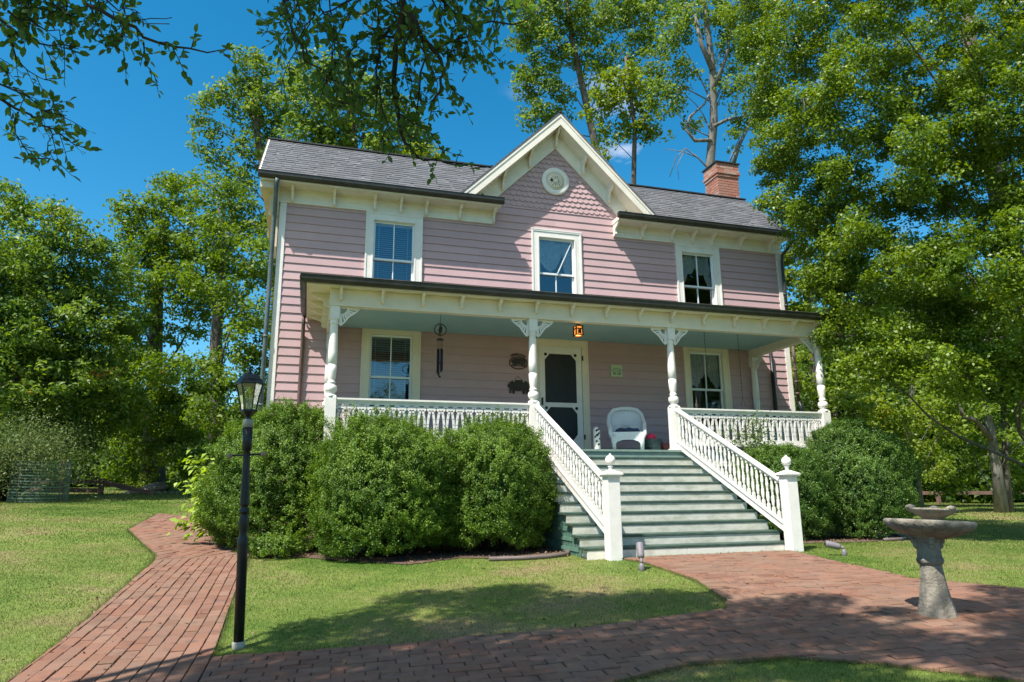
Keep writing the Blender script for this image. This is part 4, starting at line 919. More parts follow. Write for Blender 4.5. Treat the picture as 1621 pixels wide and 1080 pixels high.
for k in range(3):
    t = -1.45+k*2.09
    p = np.array((BX+.04, BY, BZ))+tilt@np.array((.165*math.cos(t), .165*math.sin(t), .843))
    m.lathe([(.004, -.025), (.024, -.016), (.030, 0), (.026, .014), (.006, .022)], p, 9); m.lathe([(.004, -.016), (.016, -.008), (.018, 0), (.006, .012)], p+(.03, 0, .004), 7); m.lathe([(.004, -.016), (.016, -.008), (.018, 0), (.006, .012)], p-(.03, 0, -.002), 7)
m.build('upper_bowl', STONE, bb)

# ground spotlights
def spotlight(x, y, d, label):
    z = hgz(x, y); t = thing('garden_spotlight', (x, y, z), label, 'spotlight', 'garden spotlights aimed at the house')
    m = MB(); m.lathe([(.034, -.03), (.032, .055), (.022, .075), (.012, .085)], (x, y, z), 12); m.build('base', SPOT, t)
    d = unit(np.array(d, float)); p = np.array((x, y, z+.10)); m = MB(); m.tube([(x, y, z+.08), p, p+d*.05], [.012, .018, .016], 10); m.build('knuckle', SPOT, t)
    m = MB(); q = p+d*.04; m.tube([q, q+d*.012, q+d*.03, q+d*.17, q+d*.185, q+d*.19], [.02, .036, .042, .044, .040, .030], 16); h = m.build('lamp_head', SPOT, t)
    m = MB(); m.tube([q+d*.188, q+d*.193], [.034, .034], 14); m.build('lens', LGLASS, h)
spotlight(-1.21, -5.70, (.15, .38, .62), 'grey spotlight tilted up in the grass left of the steps'); spotlight(1.82, -5.42, (-.86, .35, .22), 'grey spotlight lying nearly level in the grass right of the steps')

# bed edging (curved plastic strip)
def edging(pts, label):
    m = MB(); P = [np.array((x, y, hgz(x, y)+.03)) for x, y in pts]; m.tube(P, .028, 10); return tag(m.build('bed_edging', HOSE), label, 'edging', 'plastic edging round the shrub beds')
edging([(-2.6, -4.2), (-2.2, -4.32), (-1.85, -4.33), (-1.55, -4.22), (-1.46, -4.06), (-1.45, -3.9)], 'dark rounded plastic edging strip left of the steps below the round bushes')
edging([(4.1, -3.75), (4.55, -3.62), (5.0, -3.28), (5.4, -2.85), (5.62, -2.5), (5.7, -2.2)], 'brown curved plastic edging strip below the right bushes')

# chair
CXc, CYc, CZf = .80, -1.35, .068
chair = thing('wicker_chair', (CXc, CYc, CZf), 'white wicker armchair standing on the porch between door and post', 'chair')
m = MB(); x, y, z = CXc, CYc, CZf
def P3(a, b, c): return (x+a, y+b, z+c)
# woven back: rounded shell
nu, nv = 26, 22; V = []
outl = lambda v: .30 if v < .55 else .30*math.sqrt(max(0, 1-((v-.55)/.47)**2.6))
for j in range(nv+1):
    v = j/nv; wj = max(.10, outl(v))
    for i in range(nu+1):
        u_ = -1+2*i/nu; V.append((x+wj*u_, y+.24-.10*(1-math.sqrt(max(0, 1-.55*u_*u_)))*1.8+.08*v+.006*((i+j) % 2), z+.36+.44*v))
Fq = np.array([[j*(nu+1)+i, j*(nu+1)+i+1, (j+1)*(nu+1)+i+1, (j+1)*(nu+1)+i] for j in range(nv) for i in range(nu)])
bk = rawmesh('backrest', np.array(V), Fq, WICK, chair)
md = bk.modifiers.new('t', 'SOLIDIFY'); md.thickness = .02
m = MB(); ring = [P3(-.31, -.18, .40), P3(-.33, .0, .50), P3(-.325, .17, .58), P3(-.30, .25, .70), P3(-.22, .28, .79), P3(-.08, .30, .82), P3(.08, .30, .82), P3(.22, .28, .79), P3(.30, .25, .70), P3(.325, .17, .58), P3(.33, .0, .50), P3(.31, -.18, .40)]
m.tube(ring, .038, 10); m.tube([P3(-.31, -.18, .41), P3(-.31, -.22, .30), P3(-.27, -.24, .22), P3(-.255, -.25, .0)], [.042, .042, .038, .03], 10); m.tube([P3(.31, -.18, .41), P3(.31, -.22, .30), P3(.27, -.24, .22), P3(.255, -.25, .0)], [.042, .042, .038, .03], 10)
m.build('arm_frame', WICK, chair)
m = MB(); 
for s in (-1, 1):
    for k in range(8): m.tube([P3(s*.305, -.17+.05*k, .24), P3(s*(.315), -.17+.05*k, .42+.02*k)], .014, 6)
m.build('side_panel', WICK, chair)
m = MB(); m.box(x-.29, x+.29, y-.24, y+.22, z+.30, z+.335); m.build('seat', WICK, chair, bevel=.01)
m = MB(); m.box(x-.27, x+.27, y-.262, y-.245, z+.24, z+.33)
for k in range(14): xx = x-.26+k*.04; m.box(xx-.007, xx+.007, y-.262, y-.248, z+.20-.00, z+.24)
arcp = [(x-.25, z+.05), (x-.25, z+.24), (x+.25, z+.24), (x+.25, z+.05), (x+.235, z+.10), (x+.19, z+.155), (x+.10, z+.185), (x, z+.19), (x-.10, z+.185), (x-.19, z+.155), (x-.235, z+.10)]
m.prism(arcp, y-.260, y-.246); m.build('apron', WICK, chair, smooth=False)
for s in (-1, 1): m = MB(); m.tube([P3(s*.25, -.25, .28), P3(s*.245, -.255, 0)], [.034, .026], 10); m.build('leg', WICK, chair)
for s in (-1, 1): m = MB(); m.tube([P3(s*.25, .22, .34), P3(s*.25, .26, 0)], [.03, .024], 10); m.build('leg', WICK, chair)
m = MB(); m.prism([(x, z+.47), (x+.07, z+.525), (x, z+.58), (x-.07, z+.525)], y+.20, y+.212); m.build('diamond', WICK, chair)
chair.rotation_euler = (0, 0, -.40)
# cushion
m = MB(); nn = 20; V = []
for j in range(nn+1):
    for i in range(nn+1):
        u_, v_ = -1+2*i/nn, -1+2*j/nn; e = (1-abs(u_)**4)*(1-abs(v_)**4); ca_, sa_ = math.cos(-.40), math.sin(-.40); V.append((x+.23*u_*ca_-(-.02+.2*v_)*sa_, y+.23*u_*sa_+(-.02+.2*v_)*ca_, z+.345+.07*max(e, 0)**.35+.01*math.sin(u_*9)*e))
Fq = np.array([[j*(nn+1)+i, j*(nn+1)+i+1, (j+1)*(nn+1)+i+1, (j+1)*(nn+1)+i] for j in range(nn) for i in range(nn)])
cu = rawmesh('cushion', np.array(V), Fq, NAVY, None, smooth=True); cu.modifiers.new('s', 'SOLIDIFY').thickness = .03; tag(cu, 'navy blue tufted cushion lying on the white wicker chair', 'cushion')
# spotted draught cylinder
m = MB(); qx, qy, qz = .10, -1.55, .062; m.lathe([(.055, 0), (.062, .02), (.060, .33), (.055, .37), (.042, .40), (.02, .415), (.004, .42)], (qx, qy, qz), 24)
dal = thing('spotted_figure', (qx, qy, qz), 'white figure with black spots standing on the porch left of the wicker chair', 'figure')
m.build('body', WHITE, dal)
m = MB()
for a, z_, r in ((-1.9, .35, .022), (-1.2, .30, .02), (-1.75, .27, .026), (-1.0, .20, .018), (-2.0, .16, .02), (-1.4, .10, .022), (-1.3, .37, .018), (-2.4, .24, .02)):
    c0 = np.array((qx+.058*math.cos(a), qy+.058*math.sin(a), qz+z_)); d = np.array((math.cos(a), math.sin(a), 0)); e1 = np.array((-math.sin(a), math.cos(a), 0))
    A = np.stack([e1, np.array((.3, 0, 1.)), d], 1); m.lathe([(r, -.004), (r*.95, .0045)], c0, 9, ax=A)
m.build('spot', BLACKM, dal)
m = MB(); m.lathe([(.03, .40), (.0, .36)], (qx, qy, qz), 6)
# tub and ball, red pot
TX, TY, TZ = 1.27, -1.45, .066
tub = thing('metal_tub', (TX, TY, TZ), 'dark ribbed metal tub on the porch floor right of the wicker chair', 'tub')
m = MB(); m.lathe([(.145, 0), (.15, .01), (.152, .06), (.158, .065), (.156, .08), (.16, .13), (.166, .135), (.164, .15), (.17, .20), (.18, .208), (.18, .216), (.166, .216), (.15, .19), (.14, .03), (.1, .02)], (TX, TY, TZ), 28); m.build('body', GALV, tub)
m = MB()
for s in (-1, 1): m.tube([(TX+s*.175, TY-.05, TZ+.17), (TX+s*.205, TY-.04, TZ+.15), (TX+s*.205, TY+.04, TZ+.15), (TX+s*.175, TY+.05, TZ+.17)], .006, 6)
m.build('handle', GALV, tub)
m = MB(); m.lathe([(.01, -.10), (.07, -.07), (.10, 0), (.095, .04), (.07, .072), (.035, .094), (.003, .10)], (TX-.03, TY, TZ+.225), 20)
tag(m.build('ball', PINKB), 'bright pink ball resting in the dark metal tub', 'ball')
m = MB(); m.lathe([(.06, 0), (.085, .10), (.095, .12), (.095, .14), (.08, .14), (.05, .03)], (1.50, -1.5, .065), 20); tag(m.build('flower_pot', TERRA), 'small dark red pot between the tub and the porch post', 'pot')

# porch ceiling lantern (lit)
PLX, PLY = -.193, -1.54; hl = thing('hanging_lantern', (PLX, PLY, 2.42), 'small lit square craftsman lantern on the blue porch ceiling', 'lantern')
m = MB(); m.box(PLX-.06, PLX+.06, PLY-.06, PLY+.06, 2.40, 2.42); m.tube([(PLX, PLY, 2.40), (PLX, PLY, 2.36)], .012, 8)
m.add([(PLX-.085, PLY-.085, 2.335), (PLX+.085, PLY-.085, 2.335), (PLX+.085, PLY+.085, 2.335), (PLX-.085, PLY+.085, 2.335)]+[(PLX+a*.03, PLY+b*.03, 2.37) for a, b in ((-1, -1), (1, -1), (1, 1), (-1, 1))], [(0, 1, 5, 4), (1, 2, 6, 5), (2, 3, 7, 6), (3, 0, 4, 7), (4, 5, 6, 7), (3, 2, 1, 0)])
for a, b in ((-1, -1), (1, -1), (1, 1), (-1, 1)): m.bar((PLX+a*.06, PLY+b*.06, 2.335), (PLX+a*.068, PLY+b*.068, 2.165), .020, .020)
for z_, k in ((2.165, .068), (2.29, .063)):
    for a, b, c_, d_ in ((-1, -1, 1, -1), (1, -1, 1, 1), (1, 1, -1, 1), (-1, 1, -1, -1)): m.bar((PLX+a*k, PLY+b*k, z_), (PLX+c_*k, PLY+d_*k, z_), .014, .018)
for a in (-.02, .025): m.bar((PLX+a, PLY-.066, 2.29), (PLX+a*1.1, PLY-.069, 2.165), .011, .012)
m.prism([(PLX-.01, 2.20), (PLX+.02, 2.20), (PLX+.035, 2.26), (PLX+.005, 2.285), (PLX-.02, 2.25)], PLY-.068, PLY-.062)
m.build('frame', BLACKM, hl, smooth=False)
m = MB(); m.box(PLX-.056, PLX+.056, PLY-.056, PLY+.056, 2.172, 2.333); m.build('amber_glass', AMBER, hl)
pl_ = bpy.data.lights.new('lantern_bulb', 'POINT'); pl_.energy = 2.0; pl_.color = (1, .55, .2); pl_.shadow_soft_size = .05; po = bpy.data.objects.new('lantern_bulb', pl_); po.location = (PLX, PLY, 2.12); COL.objects.link(po)

# wind chime
wx, wy = -2.85, -1.9
wc = thing('wind_chime', (wx, wy, 2.42), 'dark tubular wind chime with round hoop hanging over the left porch rail', 'wind chime')
m = MB(); m.tube([(wx, wy, 2.43), (wx, wy, 2.12)], .004, 5); m.tube([(wx, wy, 1.95), (wx, wy, 1.87)], .004, 5)
for dx, dy in ((-.05, 0), (-.02, .04), (.02, -.03), (.05, .02)): m.tube([(wx+dx*.9, wy+dy, 1.86), (wx+dx*.8, wy+dy, 1.70)], .002, 4)
m.tube([(wx, wy, 1.86), (wx, wy, 1.24)], .0025, 4)
m.build('cord', BLACKM, wc)
m = MB(); hoop = [(wx+.10*math.cos(t), wy, 2.035+.10*math.sin(t)) for t in np.linspace(0, 2*math.pi, 25)]; m.tube(hoop, .009, 6); hoop = [(wx, wy+.10*math.cos(t), 2.035+.10*math.sin(t)) for t in np.linspace(0, 2*math.pi, 25)]; m.tube(hoop, .007, 6)
m.lathe([(.004, -.05), (.03, -.03), (.035, .0), (.02, .035), (.004, .055)], (wx, wy, 2.03), 10); m.tube([(wx-.03, wy, 1.97), (wx+.02, wy, 2.0), (wx+.03, wy, 2.07), (wx-.02, wy, 2.10)], .010, 6)
m.build('hoop', RUSTY, wc)
m = MB(); m.lathe([(.062, 1.855), (.062, 1.87)], (wx, wy, 0), 16); m.lathe([(.03, 1.45), (.03, 1.465)], (wx, wy, 0), 12); m.build('disc', BLACKM, wc)
for dx, dy, l in ((-.05, 0, .42), (-.02, .04, .45), (.02, -.03, .40), (.05, .02, .36)): m = MB(); m.tube([(wx+dx*.8, wy+dy, 1.70), (wx+dx*.8, wy+dy, 1.70-l)], .0155, 10); m.build('tube', CHIME, wc)
m = MB(); m.lathe([(.003, 1.25), (.022, 1.235), (.022, 1.225), (.003, 1.21)], (wx, wy, 0), 10); m.build('clapper', CHIME, wc)

# pig silhouettes and signs
PIG = [(-.50,.02),(-.49,.10),(-.43,.14),(-.40,.22),(-.36,.20),(-.33,.26),(-.20,.30),(.0,.31),(.22,.30),(.38,.26),(.46,.18),(.50,.24),(.53,.20),(.50,.12),(.49,.0),(.47,-.12),(.45,-.30),(.36,-.30),(.36,-.16),(.31,-.12),(.29,-.30),(.20,-.30),(.18,-.14),(.05,-.17),(-.10,-.17),(-.17,-.13),(-.18,-.30),(-.27,-.30),(-.28,-.12),(-.33,-.16),(-.34,-.28),(-.40,-.28),(-.39,-.08),(-.44,-.03)]
def pig(m, cx, cz, wdt, y0, y1, hs=1.0): m.prism([(cx+a*wdt/1.03, cz+b*wdt*hs/1.03) for a, b in PIG], y0, y1)
ws = thing('welcome_sign', (-.90, -.03, 1.90), 'black oval pig sign with arched lettering on the wall above the pig silhouette', 'sign')
m = MB(); el = [(-.90+.185*math.cos(t), -.035, 1.895+.125*math.sin(t)) for t in np.linspace(0, 2*math.pi, 37)]; m.tube(el, .010, 6); pig(m, -.90, 1.905, .315, -.042, -.032, .9); m.bar((-.90-.17, -.037, 1.835), (-.90+.17, -.037, 1.835), .008, .014); m.build('pig_plate', BLACKM, ws, smooth=False)
def text_mesh(s, size, fn, m_, parent, name='lettering'):
    cu_ = bpy.data.curves.new(name, 'FONT'); cu_.body = s; cu_.size = size; cu_.align_x = 'CENTER'; cu_.extrude = .004; cu_.offset = .002
    to = bpy.data.objects.new(name, cu_); COL.objects.link(to); bpy.context.view_layer.update()
    me = bpy.data.meshes.new_from_object(to.evaluated_get(bpy.context.evaluated_depsgraph_get())); bpy.data.objects.remove(to)
    for v in me.vertices: v.co = Vector(fn(v.co.x, v.co.y, v.co.z))-Vector(ORG[parent.name])
    me.name = name; return link(name, me, m_, parent)
def archfn(px_, py_, pz_):
    t = math.pi/2-px_/.21; r = .163+py_*1.0; return (-.90+r*1.17*math.cos(t), -.037-pz_, 1.895+r*.93*math.sin(t)+.004)
text_mesh('Welcome', .082, archfn, BLACKM, ws)
m = MB(); pg = thing('pig_silhouette', (-.90, -.03, 1.46), 'rusty brown metal pig hanging on the wall left of the screen door', 'wall ornament'); pig(m, -.905, 1.40, .47, -.045, -.033, 1.0); m.build('pig_plate', RUSTY, pg, smooth=False)
m = MB(); m.tube([(-1.0, -.035, 1.52), (-.92, -.035, 1.63), (-.80, -.035, 1.52)], .004, 5); m.build('hanging_wire', RUSTY, pg)
m = MB()
for xx in (-1.0, -.80): m.add([(xx, -.047, 1.545), (xx-.018, -.047, 1.505), (xx+.018, -.047, 1.505), (xx, -.0455, 1.545), (xx-.018, -.0455, 1.505), (xx+.018, -.0455, 1.505)], [(0, 1, 2), (3, 5, 4), (0, 3, 4, 1), (1, 4, 5, 2), (2, 5, 3, 0)])
m.build('cut_out', PLAQ, pg, smooth=False)
pq = thing('pig_plaque', (1.26, -.03, 1.82), 'square pale green plaque with a pig outline on the wall above the wicker chair', 'plaque')
m = MB(); m.box(1.128, 1.392, -.05, -.024, 1.69, 1.95); m.build('tile', PLAQ, pq, bevel=.004)
m = MB(); o = [(1.26+a*.18, -.054, 1.805+b*.20) for a, b in PIG]+[(1.26+PIG[0][0]*.18, -.054, 1.805+PIG[0][1]*.20)]
for p, q_ in zip(o[:-1], o[1:]): m.tube([p, q_], .0042, 5)
for xx in (-.03, .01, .05): m.tube([(1.26+xx, -.054, 1.80), (1.265+xx, -.054, 1.835), (1.275+xx, -.054, 1.80)], .0035, 5)
m.build('pig_outline', PLAQD, pq)
# plant chains
for (cx_, cy_, z0c, z1c, lab) in ((2.50, -1.5, 1.15, 2.42, 'thin dark chain hanging in front of the lower right window'), (3.26, -1.5, .95, 2.42, 'thin dark chain hanging right of the lower right window')):
    m = MB(); z = z1c
    while z > z0c+.25: m.tube([(cx_, cy_, z), (cx_, cy_, z-.03)], .0065 if int(z*40) % 2 else .003, 5); z -= .03
    m.tube([(cx_, cy_, z+.02), (cx_, cy_, z-.05)], .003, 5); m.tube([(cx_, cy_, z-.05), (cx_-.05, cy_, z0c), (cx_+.05, cy_, z0c), (cx_, cy_, z-.05)], .003, 5)
    tag(m.build('hanging_chain', BLACKM), lab, 'chain', 'chains hanging from the porch ceiling')
# overhead cable
m = MB(); p0, p1 = np.array((5.70, -.05, 4.75)), at(1560, 392, 32); m.tube([p0*(1-t)+p1*t-(0, 0, 1.2*t*(1-t)) for t in np.linspace(0, 1, 14)], .012, 5); tag(m.build('overhead_cable', BLACKM), 'thin dark service cable running off from the right eave', 'cable')

# rail fences
def fence(px, label, h=.55, one=False):
    root = thing('rail_fence', (*px[0], hgz(*px[0])), label, 'fence')
    for i, (x, y) in enumerate(px):
        m = MB(); g = hgz(x, y); m.box(x-.07, x+.07, y-.05, y+.05, g-.1, g+h+.06); m.build('post', WOODR, root, bevel=.01)
        if i < len(px)-1:
            x2, y2 = px[i+1]; g2 = hgz(x2, y2)
            for k in ((h,) if one else (h, h*.42)): m = MB(); m.bar((x, y-.02, g+k-.03), (x2, y2-.02, g2+k+random.uniform(-.03, .03)-.03), .06, .13); m.build('rail', WOODR, root, bevel=.01)
    return root
fence([(13.2, 8.6), (15.3, 8.0), (17.5, 7.3), (19.6, 6.75), (21.8, 6.1), (24, 5.5)], 'weathered low rail fence at the right edge of the lawn in front of the woods', .42, True)
fl = [(-12.6, 10.6), (-10.7, 10.2)]
fence(fl, 'weathered rail fence at the left lawn edge beside the green mesh screen', .40)
m = MB(); g = hgz(-10.7, 10.2); m.bar((-10.7, 10.18, g+.37), (-9.2, 9.9, hgz(-9.2, 9.9)+.02), .06, .13); tag(m.build('fallen_rail', WOODR), 'fallen wooden rail leaning from fence post down to the grass', 'rail')
def rock(x, y, sx, sy, sz, label, rot=0):
    bm_ = bmesh.new(); bmesh.ops.create_icosphere(bm_, subdivisions=3, radius=1)
    rs = random.Random(int(x*100)); ph = [rs.uniform(0, 6) for _ in range(6)]
    for v in bm_.verts:
        c_ = v.co; k = 1+.18*math.sin(3*c_.x+ph[0])*math.cos(2.5*c_.y+ph[1])+.12*math.sin(5*c_.z+ph[2]); a_ = c_*k; v.co = Vector((a_.x*sx*math.cos(rot)-a_.y*sy*math.sin(rot)+x, a_.x*sx*math.sin(rot)+a_.y*sy*math.cos(rot)+y, a_.z*sz+a_.x*sz*.5+hgz(x, y)+sz*.3))
    me = bpy.data.meshes.new('rock'); bm_.to_mesh(me); bm_.free(); return tag(link('rock', me, ROCK), label, 'rock', 'rocks edging the flower bed at the far left')
p = at(242, 770, 22); rock(p[0], p[1], .40, .22, .20, 'pointed brown rock at the back of the left lawn below the big maple trunk')
p = at(213, 777, 21); rock(p[0], p[1], .34, .14, .06, 'flat dark stone lying by the end of the fallen rail')
for k in range(7):
    p = at(222+k*10, 779, 20.8+.05*k); o_ = rock(p[0], p[1], .07, .06, .05, 'small pale stone in the row edging the far left flower bed', k)
    o_['group'] = 'small pale stones edging the far left flower bed'
# green mesh screen
def mesh_screen():
    ctr = at(60, 792, 16.6); ctr[2] = 0; rad_ = .62; view = math.atan2(CP[1]-ctr[1], CP[0]-ctr[0])
    arc = [np.array((ctr[0]+rad_*math.cos(t), ctr[1]+rad_*math.sin(t), 0)) for t in np.linspace(view-2.2, view+2.2, 25)]
    for p in arc: p[2] = hgz(p[0], p[1])
    t = thing('mesh_bin', (ctr[0], ctr[1], hgz(ctr[0], ctr[1])), 'round green striped wire mesh bin by the scraggly shrub at the left lawn edge', 'bin')
    m = MB()
    for k in range(15):
        for p, q in zip(arc[:-1], arc[1:]): m.bar(p+(0, 0, .04+.066*k), q+(0, 0, .04+.066*k), .006, .026 if k % 2 else .012)
    for i in range(24):
        for f in (0, .25, .5, .75): r = arc[i]*(1-f)+arc[i+1]*f; m.bar(r, r+(0, 0, .98), .004, .006, (0, 1, 0))
    m.build('netting', MESHG, t, smooth=False)
    for i in (0, 8, 16, 24): p = arc[i]; m = MB(); m.tube([p-(0, 0, .1), p+(0, 0, 1.02)], .012, 6); m.build('stake', WOODR, t)
mesh_screen()
# ------------------------------------------------------------------ shrubs
def bush(x, y, rx, ry, hgt, label, m_, n=70000, ls=.0235, group='clipped round shrubs in front of the porch', lean=0., seed=1, dark_gap=None, name='round_bush', cat='bush', spiky=.0, pf=1.0):
    g = hgz(x, y); t = thing(name, (x, y, g), label, cat, group); rg = np.random.default_rng(seed)
    ph = rg.uniform(0, 6.28, 16)
    def rad(d):
        r = np.ones(len(d))
        for k, (f, a) in enumerate(((2, .05), (3.3, .045), (6.5, .04), (12, .03))):
            r += a*pf*np.sin(f*d[:, 0]*1.7+ph[k])*np.cos(f*d[:, 1]*1.5+ph[k+4])+a*.8*pf*np.sin(f*d[:, 2]*2.1+ph[k+8]+f*d[:, 0])
        return r
    hh = hgt/2
    def place(d, k):
        ez = np.sign(d[:, 2])*np.abs(d[:, 2])**.88
        ex = d[:, :2]/(np.linalg.norm(d[:, :2], axis=1, keepdims=True)+1e-9)*np.where(d[:, 2] > 0, np.clip(1-np.abs(ez)**2.5, 0, 1)**.5, np.clip(1-.66*np.abs(ez)**2.6, 0, 1)**.5)[:, None]
        return np.stack([x+ex[:, 0]*rx*k, y+ex[:, 1]*ry*k, g+hh+ez*hh*k], 1)
    # sprigs: small upright clumps of leaves over the whole surface, plus an inner layer that closes the gaps
    nc = n//42; d = unit(rg.normal(size=(nc, 3))); d[:, 2] = np.where(d[:, 2] < -.88, -d[:, 2], d[:, 2])
    k = rad(d)*(1-np.where(rg.random(nc) < .35, rg.uniform(.08, .26, nc), rg.uniform(0, .07, nc)))+(rg.random(nc) < .12)*spiky*np.clip(d[:, 2], 0, 1)
    cc = place(d, k); ax_ = unit(d*.8+[0, 0, .75]+rg.normal(size=d.shape)*.25); cr_ = np.clip(rg.normal(.5, .16, nc), 0, 1)
    per = 42; idx = np.repeat(np.arange(nc), per); t_ = rg.random(len(idx))*.11-.05; C = cc[idx]+ax_[idx]*t_[:, None]+rg.normal(size=(len(idx), 3))*.020
    C[:, 2] = np.maximum(C[:, 2], g+.03+rg.random(len(idx))*.1); Nn = unit(d[idx]*.9+rg.normal(size=C.shape)*.6+[0, 0, .35]); D = unit(ax_[idx]+rg.normal(size=C.shape)*.7)
    nv_ = n//9; dv = unit(rg.normal(size=(nv_, 3))); dv[:, 2] = np.where(dv[:, 2] < -.85, -dv[:, 2], dv[:, 2]); Cv = place(dv, rad(dv)*rg.uniform(.45, .88, nv_)); Cv[:, 2] = np.maximum(Cv[:, 2], g+.05)
    C = np.concatenate([C, Cv]); Nn = np.concatenate([Nn, dv+rg.normal(size=dv.shape)*.5]); D = np.concatenate([D, unit(rg.normal(size=dv.shape))]); ls = np.concatenate([np.full(len(idx), ls), np.full(nv_, ls*1.9)]); idx = np.concatenate([idx, rg.integers(0, nc, nv_)])
    leaves('foliage', m_, t, C, Nn, ls, .68, rnd=np.clip(cr_[idx]+rg.normal(size=len(idx))*.16, 0, 1), D=D)
    # inner stems
    m = MB()
    for i in range(26):
        dd = unit(rg.normal(size=3)+[0, 0, .9]); L_ = .78; e = np.array((x+dd[0]*rx*L_, y+dd[1]*ry*L_, g+hh+dd[2]*hh*L_)); s = np.array((x+dd[0]*.12, y+dd[1]*.12, g-.02)); md = (s+e)/2+rg.normal(size=3)*.08
        m.tube([s, md, e], [.022, .014, .005], 5)
    m.build('stem', TWIG, t); return t
bush(-5.2, -1.75, 1.18, .88, 2.08, 'large loose boxwood at the left house corner behind the lamp post', LF_BOX, 200000, seed=3, spiky=.08, pf=1.1)
bush(-3.76, -3.12, 1.03, .88, 1.86, 'broad round boxwood under the left porch rail, wider of the front pair', LF_BOX, 190000, seed=4, spiky=.17)
bush(-2.26, -3.22, .83, .80, 1.86, 'round boxwood touching the left stair railing', LF_BOX, 165000, seed=5, spiky=.17)
bush(2.82, -2.95, .88, .70, 1.50, 'dark glossy boxwood directly right of the steps behind the stair railing', LF_BOX2, 120000, seed=6, pf=.9)
bush(4.50, -2.85, .98, .90, 1.98, 'tall round dark boxwood at the right end of the porch', LF_BOX2, 160000, seed=7, pf=.9)
bush(-5.25, -2.72, .42, .30, .30, 'low pale ground shrub at the foot of the large left boxwood', LF_BOX, 5000, ls=.024, seed=12, group=None, name='low_shrub', cat='shrub', pf=2)
# hydrangea-like plant with large yellow-green leaves
def bigleaf(x, y, label):
    g = hgz(x, y); t = thing('broadleaf_shrub', (x, y, g), label, 'shrub'); rg = np.random.default_rng(5); C = []; D = []
    m = MB()
    for i in range(60):
        a = rg.uniform(1.8, 5.6); tip = np.array((x+math.cos(a)*rg.uniform(.15, .75), y+math.sin(a)*rg.uniform(.1, .6), g+rg.uniform(.2, 1.35))); s = np.array((x, y, g)); md = (s+tip)/2+(0, 0, .22); m.tube([s, md, tip], [.010, .007, .003], 5)
        for k in range(26):
            f = rg.uniform(.35, 1.05); p = (s*(1-f)**2+2*md*f*(1-f)+tip*f*f) if f <= 1 else tip; C.append(p+rg.normal(size=3)*.07); D.append(np.array((math.cos(a), math.sin(a), -.9))+rg.normal(size=3)*.4)
    m.build('stem', TWIG, t); C = np.array(C); leaves('foliage', LF_LIME, t, C, rg.normal(size=C.shape)*.5+[-.3, -.5, 1], .115, .62, D=np.array(D))
bigleaf(-6.02, -1.25, 'bright yellow-green large-leaved shrub leaning over the left brick path')
# red-tipped shrub on top of the right boxwood
def small_shrub(x, y, z0, h_, r_, m_, label, n=4000, ls=.05, name='leafy_shrub', asp=.5, flat=1.):
    g = hgz(x, y); t = thing(name, (x, y, g), label, 'shrub'); rg = np.random.default_rng(int(abs(x*77)));
    mb = MB(); C = []
    for i in range(max(8, n//110)):
        tip = np.array((x, y, g+z0))+rg.normal(size=3)*[r_*.5, r_*.4, h_*.25]+[0, 0, h_*.5]; mb.tube([(x+rg.normal()*.05, y, g), (np.array((x, y, g))*.5+tip*.5)+rg.normal(size=3)*.05, tip], [.012, .008, .003], 5)
        C.append(tip+rg.normal(size=(110, 3))*[r_*.22, r_*.22, h_*.17*flat])
    mb.build('stem', TWIG, t); C = np.concatenate(C); C = C[C[:, 2] > g+.02]; leaves('foliage', m_, t, C, rg.normal(size=C.shape)+[0, 0, .5], ls, asp); return t
small_shrub(2.62, -2.55, .9, .9, .55, leaf_mat('red_tipped_leaves', (.05, .11, .02), (.17, .22, .05), .3, accent=(.30, .11, .06)), 'leafy shrub with reddish tips rising behind the boxwood right of the steps', 2600, .055)
small_shrub(-11.75, 6.5, .35, 1.5, 1.25, LF_DRY, 'scraggly half-dry shrub at the left lawn edge beside the mesh bin', 20000, .07, asp=.3)
small_shrub(-13.1, 8.2, .6, 1.6, 1.3, LF_LIME, 'yellow-green shrub behind the scraggly shrub at the left picture edge', 7000, .10)
p = at(222, 760, 22.5); small_shrub(p[0], p[1], .1, .45, .35, LF_YEL, 'small yellowish plant beside the pointed brown rock', 900, .07)
p = at(262, 768, 22.5); small_shrub(p[0], p[1], .05, .2, .6, LF_YEL, 'low pale weeds right of the pointed rock', 900, .06, name='weed_clump')

